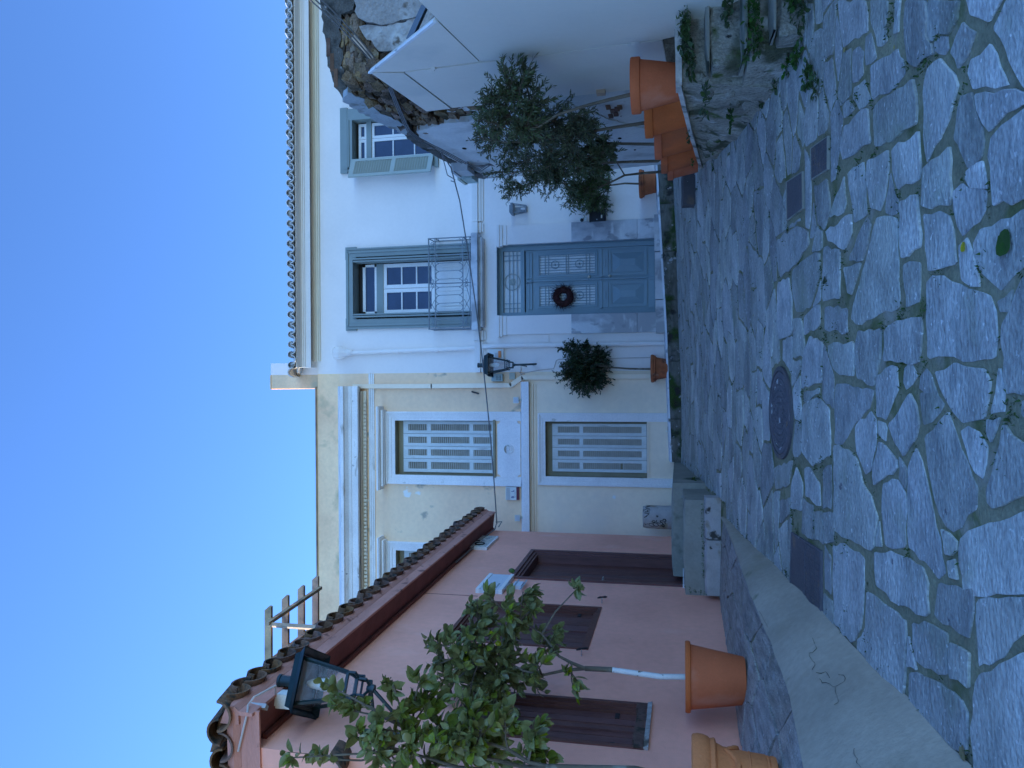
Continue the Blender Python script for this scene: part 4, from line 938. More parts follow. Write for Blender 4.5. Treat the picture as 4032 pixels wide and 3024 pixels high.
# ---------------------------------------------------------------- yellow house
yb = thing('yellow_house', 'pale yellow neoclassical house with dentil cornice and shuttered windows', 'house', (-4, D, -.3))
UW = rect(1557, 1949, 1656, 1872); LW = rect(2148, 2552, 1660, 1879)
sh_ = FX(2098, 1560)-FX(1588, 1560); UW2 = (UW[0]+sh_, UW[1]+sh_, UW[2], UW[3]); UW3 = (UW[0]+2*sh_, UW[1]+2*sh_, UW[2], UW[3])
ZL = FZ(2070, 1750); ZP = FZ(1340, 1800); ZY = FZ(1249, 1800); XL = -14.  # house carried far left, out of view, to block the low sun
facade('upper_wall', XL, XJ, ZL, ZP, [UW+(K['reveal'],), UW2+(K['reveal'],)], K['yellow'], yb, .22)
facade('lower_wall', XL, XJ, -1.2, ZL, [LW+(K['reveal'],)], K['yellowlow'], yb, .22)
facade('parapet', XL, XJ, ZP, ZY, [], K['yellowpar'], yb)
b = MB(); b.add([(XL, D, -1.2), (XL, D+10, -1.2), (XL, D+10, ZY), (XL, D, ZY), (XJ, D+10, -1.2), (XJ, D+10, ZY), (XJ, D, ZY), (XJ, D, -1.2)], [(0, 1, 2, 3), (1, 4, 5, 2), (3, 2, 5, 6), (7, 6, 5, 4)]); b.build('rear_walls', K['yellow'], yb, recalc=False)
MB().box(XL, XJ-.26, D-.025, D+.3, ZY-.008, ZY+.025).build('parapet_capping', K['yellowedge'], yb)
XCy = FX(1521, 1370, D-.4)
def zy(x, p=0): return FZ(x, 1800, D-p)
b = MB(); profile_band(b, XL, XCy, [(0, zy(1420)), (.30, zy(1411, .30)), (.33, zy(1409, .33)), (.33, zy(1384, .33)), (.345, zy(1383, .345)), (.345, zy(1380, .345)), (.36, zy(1372, .36)), (.42, zy(1358, .42)), (.46, zy(1352, .46)), (.46, zy(1341, .46)), (0, zy(1332))]); cn = b.build('cornice', K['whiteold'], yb)
profile_band(MB(), XL, XCy-.1, [(0, zy(1446)), (.05, zy(1443, .05)), (.05, zy(1428, .05)), (.10, zy(1427, .1)), (.12, zy(1419, .12)), (0, zy(1417))]).build('bed_moulding', K['creamtrim'], yb)
dw = abs(FX(1590, 1435, D-.1)-FX(1575, 1435, D-.1)); dz0, dz1 = zy(1441, .1), zy(1429, .1)
dm = MB().box(-dw*.31, dw*.31, -.05, 0, 0, dz1-dz0).mesh('dentil', K['creamtrim'])
x = FX(1580, 1435, D-.1); k = 0
while x > XL+.2 and k < 85: inst('dentil', dm, (x, D-.05, dz0), cn); x -= dw; k += 1
profile_band(MB(), XL, XJ-.003, [(0, zy(1476)), (.02, zy(1475, .02)), (.02, zy(1469, .02)), (.035, zy(1468, .035)), (.035, zy(1462, .035)), (.05, zy(1460, .05)), (.05, zy(1455, .05)), (0, zy(1453))]).build('frieze_moulding', K['whiteold'], yb)
b = MB(); XSl = FX(1503, 2070, D-.15); profile_band(b, XL, XSl, [(0, zy(2086, 0)), (.14, zy(2084, .14)), (.16, zy(2083, .16)), (.16, zy(2060, .16)), (.15, zy(2056, .15)), (0, zy(2052))]); b.build('string_course', K['whitesur'], yb)
profile_band(MB(), XL, XSl-.05, [(0, zy(2112)), (.02, zy(2111, .02)), (.02, zy(2103, .02)), (.05, zy(2100, .05)), (.05, zy(2094, .05)), (.07, zy(2091, .07)), (.07, zy(2087, .07)), (0, zy(2086.5))]).build('string_moulding', K['yellowlow'], yb)
def surround(op, zt_pad, side, zbot, name='window_surround'):
    b = MB(); X0, X1, Z1 = op[0]-side, op[1]+side, op[3]+zt_pad
    for w0, w1, p in ((0, .30, .055), (.30, .62, .042), (.62, 1, .028)):
        a0, a1 = side*w0, side*w1; c0, c1 = zt_pad*w0, zt_pad*w1
        b.box(X0+a0, X0+a1, D-p, D, zbot, Z1-c0); b.box(X1-a1, X1-a0, D-p, D, zbot, Z1-c0); b.box(X0+a1, X1-a1, D-p, D, Z1-c1, Z1-c0)
    b.box(X0-.012, X0+.02, D-.07, D, zbot, Z1+.012); b.box(X1-.02, X1+.012, D-.07, D, zbot, Z1+.012); b.box(X0+.02, X1-.02, D-.07, D, Z1-.02, Z1+.012)
    return b.build(name, K['whitesur'], yb)
def louvre_leaf(X0, X1, Z0, Z1, Y, zones, parent, gapslat=None):
    st_ = (X1-X0)*.24; b = MB(); b.box(X0, X0+st_, Y, Y+.035, Z0, Z1); b.box(X1-st_, X1, Y, Y+.035, Z0, Z1)
    zs = [Z0]+[v for z in zones for v in z]+[Z1]
    for i in range(0, len(zs), 2): b.box(X0+st_, X1-st_, Y+.0005, Y+.0345, zs[i], zs[i+1])
    lf = b.build('shutter_leaf', K['shutterw'], parent)
    b = MB()
    for a, c in zones:
        n = max(3, int((c-a)/.038))
        for i in range(n):
            if gapslat and a < gapslat < c and abs(a+(i+.5)*(c-a)/n-gapslat) < .03: continue
            zc = a+(i+.5)*(c-a)/n; b.prism([(X0+st_, Y+.004, zc-.017), (X1-st_, Y+.004, zc-.017), (X1-st_, Y+.032, zc+.015), (X0+st_, Y+.032, zc+.015)], (0, .004, .008))
    b.build('louvre_panel', K['slat'], lf, kind='stuff')
    return lf
def shuttered(op, bounds, zt, zb, zones, Ys, hinge_x, gap=None):
    X = [FX(y, (zt+zb)/2, Ys) for y in bounds]        # right to left
    for i in range(4):
        l = louvre_leaf(X[i+1]+.004, X[i]-.004, zb_z(zb, Ys), zb_z(zt, Ys), Ys, [(zb_z(a, Ys), zb_z(c, Ys)) for c, a in zones][::-1], WINP[0], gap if i == 3 else None)
    return X
def zb_z(x, Y): return FZ(x, 1765, Y)
WINP = [None]
def upper_window(shift, vis=True):
    w0 = len(bpy.data.objects)
    op = tuple(v+shift if i < 2 else v for i, v in enumerate(UW))
    sd_ = .165; WINP[0] = surround(op, FZ(1523, 1765)-op[3], sd_, zy(2053))
    # hood
    X0, X1 = op[0]-sd_-.12, op[1]+sd_+.12
    b = MB()
    for (p, za, zb2, inx) in ((.30, 1481, 1488, 0), (.27, 1488, 1493, .02), (.20, 1493, 1507, .07), (.15, 1507, 1513, .09), (.08, 1513, 1523, .11)):
        b.box(X0+inx, X1-inx, D-p, D, FZ(zb2, 1765, D-p), FZ(za, 1765, D-p)-.0005)
    b.build('window_hood', K['whitesur'], WINP[0])
    Ys = D+.14
    bd = (1658, 1708, 1758, 1807, 1861); X = [FX(y, 1770, Ys)+shift for y in bd]
    zn = [(FZ(1938, 1765, Ys), FZ(1864, 1765, Ys)), (FZ(1849, 1765, Ys), FZ(1697, 1765, Ys)), (FZ(1682, 1765, Ys), FZ(1608, 1765, Ys))]
    for i in range(4): louvre_leaf(X[i+1]+.004, X[i]-.004, FZ(1944, 1765, Ys), FZ(1589, 1765, Ys), Ys, zn, yb)
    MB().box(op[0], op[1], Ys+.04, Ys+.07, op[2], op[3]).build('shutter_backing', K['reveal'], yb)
    MB().box(op[0]-.02, op[1]+.02, D-.05, D+.16, op[2]-.02, op[2]+.025).build('sill', K['reveal'], WINP[0])
    # cartouche panel with rosette
    q = rect(1957, 2051, 1657, 1880, D-.02); c = .06; zz = (q[2]+.01, q[3]-.01); xx = (q[0]+shift, q[1]+shift)
    pts = []
    for (cx, cz, a0) in ((xx[0], zz[0], 90), (xx[1], zz[0], 180), (xx[1], zz[1], 270), (xx[0], zz[1], 0)):
        arc = [(cx+c*math.cos(math.radians(a0-i*22.5)), cz+c*math.sin(math.radians(a0-i*22.5))) for i in range(5)]
        pts += arc
    # order: notch arcs at each corner, counter-clockwise
    MB().prism([(x_, D-.025, z_) for x_, z_ in pts], (0, .03, 0)).build('cartouche_panel', K['whitesur'], WINP[0])
    cc = Vector(((xx[0]+xx[1])/2, D-.025, (zz[0]+zz[1])/2)); b = MB().lathe((0, 0, 0), [(.095, 0), (.095, .015), (.08, .025), (.07, .012), (.03, .012), (.02, .035), (0, .04)], 20)
    b.v = [cc+Vector((v.x, -v.z, v.y)) for v in b.v]
    for i in range(8):
        an = 2*PI*i/8; d = Vector((math.cos(an), 0, math.sin(an))); n_ = Vector((-d.z, 0, d.x)); b.prism([cc+d*.02-Vector((0, .01, 0)), cc+d*.05+n_*.018-Vector((0, .01, 0)), cc+d*.07-Vector((0, .01, 0)), cc+d*.05-n_*.018-Vector((0, .01, 0))], (0, -.02, 0))
    b.build('rosette', K['whiteold'], WINP[0])
upper_window(0); upper_window(sh_)
# lower window
WINP[0] = surround(LW, FZ(2123, 1765)-LW[3], .15, -.3)
Ys = D+.12; bd = (1668, 1717, 1764, 1811, 1860); X = [FX(y, 2360, Ys) for y in bd]
zn = [(FZ(2527, 1765, Ys), FZ(2296, 1765, Ys)), (FZ(2282, 1765, Ys), FZ(2196, 1765, Ys))]
for i in range(4): louvre_leaf(X[i+1]+.004, X[i]-.004, FZ(2546, 1765, Ys), FZ(2175, 1765, Ys), Ys, zn, yb, FZ(2447, 1765, Ys) if i == 3 else None)
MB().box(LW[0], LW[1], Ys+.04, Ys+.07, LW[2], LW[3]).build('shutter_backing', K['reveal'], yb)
MB().box(LW[0]-.0, LW[1], D-.02, D+.14, LW[2]-.015, LW[2]+.02).build('sill', K['yellowlow'], WINP[0])
# square drainpipe with a jog
b = MB(); Yq = D-.045
def sqp(pts, w=.088, d=.07):
    P = [fac(x_, y_, Yq) for x_, y_ in pts]
    for a, c in zip(P, P[1:]):
        e = (c-a).normalized()*.012; b.bar(a-e, c+e, d, w, (1, 0, 0))
sqp([(1393, 1521), (1700, 1520), (2012, 1517), (2056, 1486), (2300, 1484), (2566, 1481)])
b.build('square_drainpipe', K['yellowlow'], yb)
# ================================================================ PINK HOUSE
S0, S1, ZWT = 5.55, 13.35, 3.40
ph = thing('pink_house', 'pink rendered house with brown shutters and clay tile eaves', 'house', PW(9, -.4, -.5))
def sz(x, y): p = pinkpt(x, y); return p.y, p.z
pd = (sz(2655, 2310)[0], sz(2096, 2168)[0], .03, (sz(2096, 2168)[1]+sz(2008, 2269)[1])/2)
w1 = ((sz(1744, 2513)[0]+sz(2306, 2567)[0])/2, (sz(1876, 2361)[0]+sz(2374, 2398)[0])/2, (sz(2374, 2398)[1]+sz(2306, 2567)[1])/2, (sz(1744, 2513)[1]+sz(1876, 2361)[1])/2)
w2 = (sz(2527, 2953)[0], sz(2560, 2774)[0], (sz(2560, 2774)[1]+sz(2527, 2953)[1])/2, 1.95)
ops = [pd, w1, w2]
ss_ = sorted({S0, S1}|{v for o in ops for v in o[:2]}); zs_ = sorted({-1.4, ZWT}|{v for o in ops for v in o[2:]})
b = MB()
for a, c in zip(ss_, ss_[1:]):
    for d, e in zip(zs_, zs_[1:]):
        if any(o[0] <= (a+c)/2 <= o[1] and o[2] <= (d+e)/2 <= o[3] for o in ops): continue
        b.add([PW(a, d), PW(c, d), PW(c, e), PW(a, e)], [(0, 1, 2, 3)])
for o in ops:
    k = [PW(o[0], o[2]), PW(o[1], o[2]), PW(o[1], o[3]), PW(o[0], o[3])]; q = [p+Vector((-.25, 0, 0)) for p in k]
    for i in range(4): b.add([k[i], q[i], q[(i+1) % 4], k[(i+1) % 4]], [(0, 1, 2, 3)])
def PN(d, z, n=0): return PW(S0, z)+Vector((-d, .035*d-n, 0))       # near end wall, facing the camera
b.add([PN(0, -1.4), PN(0, ZWT), PN(6, ZWT), PN(6, -1.4)], [(0, 1, 2, 3)])
b.add([PW(S1, -1.4), PW(S1, ZWT), PW(S1, ZWT)+Vector((-6, .2, 0)), PW(S1, -1.4)+Vector((-6, .2, 0))], [(0, 3, 2, 1)])
b.add([PN(6, -1.4), PN(6, ZWT), PW(S1, ZWT)+Vector((-6, .2, 0)), PW(S1, -1.4)+Vector((-6, .2, 0))], [(0, 1, 2, 3)])
b.build('wall', K['pink'], ph, recalc=False)
def ext(b, prof, s0, s1):             # cross-section (n,z) run along the street wall
    b.prism([PW(s0, z, n) for n, z in prof], PW(s1, 0)-PW(s0, 0)); return b
ext(MB(), [(-.02, 3.385), (.275, 3.345), (.275, 3.43), (-.02, 3.43)], S0+.005, S1+.16).build('soffit', K['soffit'], ph)
ext(MB(), [(-.01, 3.335), (.035, 3.332), (.04, 3.365), (-.01, 3.372)], S0+.14, S1+.06).build('soffit_batten', K['soffit'], ph)
ext(MB(), [(.276, 3.335), (.30, 3.335), (.312, 3.455), (.276, 3.455)], S0-.06, S1+.17).build('fascia', K['pinkwood'], ph)
ext(MB(), [(.20, 3.456), (.314, 3.456), (.345, 3.50), (.34, 3.56), (.20, 3.62)], S0-.06, S1+.17).build('mortar_bed', K['pinkwood'], ph)
b = MB(); b.prism([PN(-.30, z, n) for n, z in ((.0, 3.30), (.02, 3.30), (.035, 3.455), (.0, 3.455))], PN(6, 0)-PN(-.30, 0)); b.build('end_fascia', K['pinkwood'], ph)
b = MB(); b.prism([PN(-.30, z, n) for n, z in ((-.2, 3.456), (.037, 3.456), (.07, 3.50), (.06, 3.56), (-.2, 3.62))], PN(6, 0)-PN(-.30, 0)); b.build('end_mortar_bed', K['pinkwood'], ph)
b = MB(); b.bar(PW(S0+.10, 3.30, .285), PW(S0+.10, 3.46, .285), .05, .035); b.build('soffit_end_block', K['plasticgrey'], ph)
rfp = MB(); e0, e1, e2, e3 = PW(S0-.02, 3.56, .30), PW(S1+.1, 3.56, .30), PW(S1-2.6, 5.5, -3.2), PW(S0+2.6, 5.5, -3.2); bk0, bk1 = PN(6, 3.56), PW(S1, 3.56)+Vector((-6, .2, 0))  # unseen ridge raised so the roof keeps low sun off the far side
rfp.add([e0, e1, e2, e3, bk0, bk1], [(0, 1, 2, 3), (0, 3, 4), (1, 5, 2), (3, 2, 5, 4)]); roofp = rfp.build('roof', K['rooftile'], ph, recalc=False)
PT = .255
cvm = [half_tile(.112, .095, .48, .017, .155).mesh('cover_tile', K['rooftile'], smooth=True) for _ in range(1)][0]
pnm = half_tile(.125, .105, .48, .018, .155, False).mesh('pan_tile', K['rooftile'], smooth=True)
s = S0+.15; i = 0
while s < S1+.15:
    inst('pan_tile', pnm, PW(s, 3.615, .385+jit(.012)), roofp, (jit(.03), jit(.04), PI/2+jit(.03)))
    inst('cover_tile', cvm, PW(s+PT/2, 3.60+jit(.008), .375+jit(.018)), roofp, (jit(.03), jit(.05), PI/2+jit(.04)))
    s += PT
d = -.27
while d < 2.2:
    inst('pan_tile', pnm, PN(d, 3.615, .10+jit(.012)), roofp, (jit(.03), jit(.05), jit(.03)))
    inst('cover_tile', cvm, PN(d+PT/2, 3.60, .09+jit(.018)), roofp, (jit(.03), jit(.05), jit(.04)))
    d += PT
# door
def pbox(b, s0, s1, z0, z1, n0, n1): b.hexa([PW(s0, z0, n1), PW(s1, z0, n1), PW(s1, z0, n0), PW(s0, z0, n0), PW(s0, z1, n1), PW(s1, z1, n1), PW(s1, z1, n0), PW(s0, z1, n0)]); return b
def casing(op, w, mt, n=.02, dep=-.1, bottom=True):
    b = MB(); a, c, d, e = op
    for k, (ww, nn, dd) in enumerate(((w*.45, n, dep), (w*.75, n-.025, dep), (w, n-.05, dep))):
        w0 = (0, w*.45, w*.75)[k]
        pbox(b, a+w0, a+ww, d, e-w0, dd, nn); pbox(b, c-ww, c-w0, d, e-w0, dd, nn); pbox(b, a+ww, c-ww, e-ww, e-w0, dd, nn)
        if bottom: pbox(b, a+ww, c-ww, d+w0, d+ww, dd, nn)
    return b.build('casing', mt, ph)
casing(pd, .13, K['brown'], .025, -.2, False)
b = MB(); pbox(b, pd[0]+.13, pd[1]-.13, pd[2], pd[3]-.13, -.20, -.17); dl = b.build('door', K['brown'], ph)
np_ = 8; wd = (pd[1]-pd[0]-.26)/np_
for i in range(np_):
    b = MB(); pbox(b, pd[0]+.13+i*wd+.003, pd[0]+.13+(i+1)*wd-.003, pd[2]+.02, pd[3]-.135, -.175, -.155+jit(.002)); b.build('plank', K['brown'], dl)
hz = sz(2368, 2260)[1]; hs = pd[0]+.13+wd*2.4
MB().tube([PW(hs, hz-.02, -.15), PW(hs, hz-.02, -.08), PW(hs-.03, hz-.02, -.06), PW(hs-.13, hz-.02, -.06), PW(hs-.16, hz-.02, -.08), PW(hs-.16, hz-.02, -.15)], .012, 8).build('door_handle', K['chrome'], dl, smooth=True)
b = MB(); pbox(b, pd[0]-.04, pd[1]-.05, -.06, .035, -.2, .05); b.build('threshold', K['whitebase'], ph)
for op, npl in ((w1, 9), (w2, 6)):
    casing(op, .09, K['brown'], .012, -.12)
    a, c, d, e = op; wd = (c-a-.18)/npl
    b = MB(); pbox(b, a+.09, c-.09, d+.09, e-.09, -.12, -.09); shp_ = b.build('shutter', K['brown'], ph)
    for i in range(npl):
        b = MB(); pbox(b, a+.09+i*wd+.004, a+.09+(i+1)*wd-.004, d+.095, e-.095, -.095, -.065+jit(.003)); b.build('plank', K['brown'], shp_)
    b = MB(); m_ = (a+c)/2; pbox(b, m_-.03, m_+.03, d+.092, e-.092, -.07, -.045); b.build('cover_strip', K['brown'], shp_)
    for f in (.16, .84):
        b = MB(); pbox(b, a+.1, a+.19, d+(e-d)*f-.02, d+(e-d)*f+.02, -.07, -.055); b.build('hinge', K['ironblack'], shp_)
        b = MB(); pbox(b, c-.19, c-.1, d+(e-d)*f-.02, d+(e-d)*f+.02, -.07, -.055); b.build('hinge', K['ironblack'], shp_)
    if op is w2:
        b = MB()
        for i in range(7):
            s_ = a+.0+(c-a)*i/7; pbox(b, s_, s_+(c-a)/7-.004, d+.005+jit(.012), d+.088+jit(.012), -.05, .018+jit(.008))
        b.build('rotten_rail', K['brown2'], ph)
        b = MB(); ext(b, [(-.02, d-.03), (.03, d-.035), (.02, d+.004), (-.02, d+.004)], a, c); b.build('sill', K['plastergrey'], ph)
# shutter stays
for x_, y_, lab in ((2370, 2375, 'black iron shutter stay beside the brown door end of the window'), (2290, 2583, 'black iron shutter stay under the lemon tree end of the window')):
    p = pinkpt(x_, y_); t = thing('shutter_stay', lab, 'shutter stay', p)
    MB().tube([p+Vector((-.01, 0, 0)), p+Vector((.07, 0, 0))], .007, 6).build('pin', K['chrome'], t)
    MB().tube([p+Vector((.07, -.03, .05)), p+Vector((.075, -.01, .02)), p+Vector((.075, 0, 0)), p+Vector((.075, .02, -.04)), p+Vector((.07, .045, -.06))], [.008, .013, .009, .014, .006], 6).build('catch', K['ironblack'], t, smooth=True)
# doorbell
p = pinkpt(2305, 2178); o = MB(); pbox(o, p.y-.02, p.y+.02, p.z-.045, p.z+.045, -.005, .025); o = o.build('doorbell', K['black']); tag(o, 'tiny dark doorbell on pink wall right beside the brown door', 'doorbell')
# expansion line on the wall
b = MB(); a = pinkpt(1646, 2335); c = pinkpt(1850, 2355); b.tube([PW(a.y, a.z, .002), PW(a.y, 2.62, .002)], .004, 4); b.build('wall_joint', K['soffit'], ph)
# plaques
def plaque(corners, th, name, lab, mt, edge):
    P = [pinkpt(*c) for c in corners]; s0, s1 = min(p.y for p in P), max(p.y for p in P); z0, z1 = min(p.z for p in P), max(p.z for p in P)
    return s0, s1, z0, z1
a = pinkpt(1920, 2121); c = pinkpt(1999, 2086)     # picture tile plaque by the eaves
s0, s1 = pinkpt(1963, 2122).y, pinkpt(2000, 2086).y; z1, z0 = pinkpt(1935, 2084).z, pinkpt(1999, 2088).z
s0, s1 = 11.95, 12.75; z0 = pinkpt(1998, 2087).z; z1 = z0+.62
t = thing('picture_plaque', 'square glazed picture plaque high under the pink house eaves', 'plaque', PW((s0+s1)/2, z0))
b = MB(); pbox(b, s0, s1, z0, z1, -.005, .045); b.build('backing', K['winwhite'], t)
b = MB(); pbox(b, s0+.03, s1-.03, z0+.03, z1-.03, .044, .05); b.build('painted_face', K['tilepic'], t)
c = PW(s0+.2, z0+.17, .052); b = MB(); b.tube([c+Vector((.004, .09*math.cos(2*PI*i/16), .075*math.sin(2*PI*i/16))) for i in range(17)], .012, 6); b.build('painted_ring', K['blackink'], t, smooth=True)
b = MB(); pbox(b, s0+.38, s0+.44, z0+.22, z0+.42, .05, .054); pbox(b, s0+.5, s0+.56, z0+.38, z0+.44, .05, .054); b.build('painted_mark', K['blackink'], t, kind='stuff')
s0, s1, z0 = 9.62, 10.28, pinkpt(2020, 2283).z; z1 = z0+.80
s0, s1 = pinkpt(1985, 2340).y, pinkpt(1985, 2276).y; z0 = pinkpt(2012, 2283).z; z1 = pinkpt(1930, 2276).z-.0
t = thing('wall_sign', 'pale blue-white sign board on pink wall above the shuttered window', 'sign', PW((s0+s1)/2, z0))
b = MB(); pbox(b, s0, s1, z0, z1, -.005, .05); b.build('board', K['sign'], t)
b = MB(); pbox(b, s0-.01, s1+.01, z0-.03, z0+.02, -.005, .06); pbox(b, s0-.01, s1+.01, z1-.03, z1+.02, -.005, .058); b.build('edge_trim', K['winwhite'], t)
b = MB()
for i in range(5):
    zz = z1-.12-i*.11; pbox(b, s0+.08, s0+.08+(s1-s0-.2)*random.uniform(.4, .9), zz-.012, zz+.012, .05, .0525)
b.build('faded_lines', K['greyink'], t, kind='stuff')
p = pinkpt(2040, 2312); b = MB(); pbox(b, p.y-.1, p.y+.1, p.z-.06, p.z+.06, -.005, .05); o = b.build('intercom_box', K['sign']); tag(o, 'little pale box below the blue-white sign on pink wall', 'box')
# clay spout and grey box on the camera-side wall of the house
p = PN(.03, 0); z_ = 2.42
o = half_tile(.12, .11, .30, .018, .05, False).build('clay_spout', K['rooftile'], smooth=True, org=(0, 0, 0)); place(o, PN(.02, 2.62, .22)); tag(o, 'broken clay tile spout jutting from the pink house corner', 'roof tile')
# ================================================================ roof terrace pergola
pg = thing('pergola', 'weathered timber pergola frame standing above the pink roof', 'pergola', (-3.9, 10.2, 4.0))
ZPG = 5.5
def atz(x, y, z): d = ray(x, y); return d*(z/d.z)
for (x_, ya, yb_) in ((1058, 2402, 2624), (1125, 2359, 2552), (1187, 2320, 2514), (1243, 2282, 2489)):
    a = atz(x_, ya, ZPG); c = atz(x_, yb_, ZPG); c = c+(c-a)*1.6; b = MB(); b.bar(a, c, .05, .095)
    e = (a-c).normalized(); b.prism([a+Vector((0, -.025, -.0475)), a+Vector((0, -.025, .0475)), a+e*.06+Vector((0, -.025, -.02)), a+e*.05+Vector((0, -.025, -.0475))], (0, .05, 0)); b.build('rafter', K['wood'], pg)
for (p0, p1) in (((1060, 2451), (1246, 2325)), ((1077, 2595), (1248, 2460))):
    a = atz(*p0, ZPG-.075); c = atz(*p1, ZPG-.075); MB().bar(a-(c-a)*.04, c+(c-a)*.1, .045, .055).build('purlin', K['wood'], pg)
a = atz(1070, 2460, ZPG-.1); MB().bar(a, (a.x, a.y, 3.9), .05, .05).build('post', K['wood'], pg)
# ================================================================ RUIN
ru = thing('ruined_house', 'roofless ruin with peeling plaster and exposed rubble walls', 'ruined house', RW(11, -.4))
tp = [ruinpt(*p) for p in ((1900, 700), (1841, 690), (1700, 610), (1610, 556), (1500, 490), (1415, 440), (1345, 392))]
TOPS = sorted([(p.y, p.z) for p in tp]); SE = 13.25
def rtop(s): return lerp(TOPS, s)+.03*noise.noise(Vector((s*4, 3, 0)))
s_list = [8.78+i*.15 for i in range(30)]+[SE]; b = MB(); nz_ = 26
for s in s_list:
    for k in range(nz_):
        z = -.8+(rtop(s)+.8)*k/(nz_-1); n = -.05+.05*noise.noise(Vector((s*2.5, z*2.5, 4)))+.03*noise.noise(Vector((s*9, z*9, 1)))
        b.v.append(RW(s, z, n))
    b.v.append(RW(s, rtop(s)-.02, -.5)); b.v.append(RW(s, -.8, -.5))
m_ = nz_+2
for i in range(len(s_list)-1):
    for k in range(m_-1): b.f.append((i*m_+k, i*m_+k+1, (i+1)*m_+k+1, (i+1)*m_+k))
b.f += [tuple(range(m_)), tuple((len(s_list)-1)*m_+k for k in range(m_))]
b.build('street_wall_core', K['rubblecore'], ru, smooth=True)
NT = sorted([(fac(x_, y_, 8.78).x, fac(x_, y_, 8.78).z) for x_, y_ in ((1345, 392), (1300, 280), (1283, 190), (1268, 70), (1262, 0), (1258, -150))])
YN = 8.76
def ntop(x): return lerp(NT, x)
x_l = [3.52+i*.15 for i in range(24)]; b = MB()
for x in x_l:
    for k in range(nz_):
        z = -.8+(ntop(x)+.03*noise.noise(Vector((x*5, 1, 0)))+.8)*k/(nz_-1); n = .06*noise.noise(Vector((x*2.5, z*2.5, 8)))+.03*noise.noise(Vector((x*9, z*9, 3)))
        b.v.append(Vector((x, YN+.05-n, z)))
    b.v.append(Vector((x, YN+.5, ntop(x)-.02))); b.v.append(Vector((x, YN+.5, -.8)))
for i in range(len(x_l)-1):
    for k in range(m_-1): b.f.append((i*m_+k, i*m_+k+1, (i+1)*m_+k+1, (i+1)*m_+k))
b.f += [tuple(range(m_)), tuple((len(x_l)-1)*m_+k for k in range(m_))]
b.build('near_wall_core', K['rubblecore'], ru, smooth=True)
def rough(pts, seg=.07, j=.025, sd=1):
    r_ = random.Random(sd); out = []
    for a, c in zip(pts, pts[1:]+pts[:1]):
        k = max(1, int((c-a).length/seg))
        for i in range(k): p = a+(c-a)*(i/k); out.append(p+Vector((r_.uniform(-j, j)*.3, r_.uniform(-j, j), r_.uniform(-j, j))))
    return out
def sheet(px, n, mt, name, th=.05, sd=1, j=.025):
    P = [ruinpt(x_, y_, n) for x_, y_ in px]; P = [RW(p.y-RB*n, p.z, n) for p in P]
    pts = rough(P, .07, j, sd); pts = [RW(p.y, p.z, n) for p in pts]
    return MB().prism(pts, Vector((th, 0, 0))).build(name, mt, ru)
def nsheet(px, off, mt, name, th=.05, sd=1, j=.025):
    P = [fac(x_, y_, YN-off) for x_, y_ in px]; r_ = random.Random(sd)
    pts = []
    for a, c in zip(P, P[1:]+P[:1]):
        k = max(1, int((c-a).length/.07))
        for i in range(k): p = a+(c-a)*(i/k); pts.append(Vector((p.x+r_.uniform(-j, j), YN-off, p.z+r_.uniform(-j, j))))
    return MB().prism(pts, Vector((0, th, 0))).build(name, mt, ru)
sheet([(1340, 392), (1415, 444), (1610, 538), (1608, 506), (1574, 477), (1511, 453), (1420, 385), (1370, 362)], .03, K['plasterblue'], 'plaster_sheet', .08, 2)
sheet([(1600, 545), (1645, 575), (1760, 640), (1905, 706), (1900, 690), (1760, 620), (1650, 545), (1610, 505)], .045, K['plasterdark'], 'wall_coping', .3, 3, .012)
sheet([(1640, 520), (1700, 500), (1752, 487), (1850, 478), (1900, 430), (2060, 420), (2250, 420), (2400, 470), (2660, 540), (2660, 640), (2400, 668), (1905, 704), (1760, 632), (1660, 560)], .035, K['plasterold'], 'plaster_sheet', .08, 4, .02)
sheet([(1760, 440), (1900, 395), (2060, 380), (2300, 330), (2640, 280), (2660, 560), (2400, 480), (2250, 430), (2050, 430), (1880, 436)], .02, K['plasterold'], 'plaster_sheet', .06, 5, .03)
nsheet([(1262, -160), (1262, 0), (1268, 70), (1283, 190), (1300, 280), (1345, 392), (1372, 362), (1352, 300), (1340, 180), (1342, 60), (1395, 45), (1405, -10), (1420, -160)], .05, K['plasterdark'], 'plaster_sheet', .12, 6)
nsheet([(1398, -160), (1398, 20), (1408, 70), (1440, 96), (1520, 92), (1600, 75), (1660, 45), (1680, -160)], .06, K['plastergrey'], 'plaster_sheet', .1, 7)
nsheet([(1420, 98), (1440, 150), (1490, 200), (1560, 190), (1640, 120), (1720, 60), (1720, -160), (1660, -160), (1655, 52), (1600, 82), (1520, 98)], .04, K['plastergrey'], 'plaster_sheet', .08, 8)
rr = random.Random(91)
def quadin(px):
    return [p for p in px]
def scatter(poly, n, mk):
    xs2 = [p[0] for p in poly]; ys2 = [p[1] for p in poly]; V2 = [Vector(p) for p in poly]; k = 0; got = []
    while len(got) < n and k < 4000:
        k += 1; p = Vector((rr.uniform(min(xs2), max(xs2)), rr.uniform(min(ys2), max(ys2))))
        if inpoly(p, V2) and all((p-q).length > 22 for q in got): got.append(p)
    for i, p in enumerate(got): mk(p, i)
def mk1(p, i):
    q = ruinpt(p.x, p.y, -.01); rock(q, rr.uniform(.07, .17), i+100, 2, (.5, 1.35, .62), .6, .66).build('rubble_stone', K['rubble'], ru, smooth=True)
def mk2(p, i):
    q = fac(p.x, p.y, YN+.01); rock(q, rr.uniform(.06, .15), i+200, 2, (1.35, .5, .62), .6, .66).build('rubble_stone', K['rubble'], ru, smooth=True)
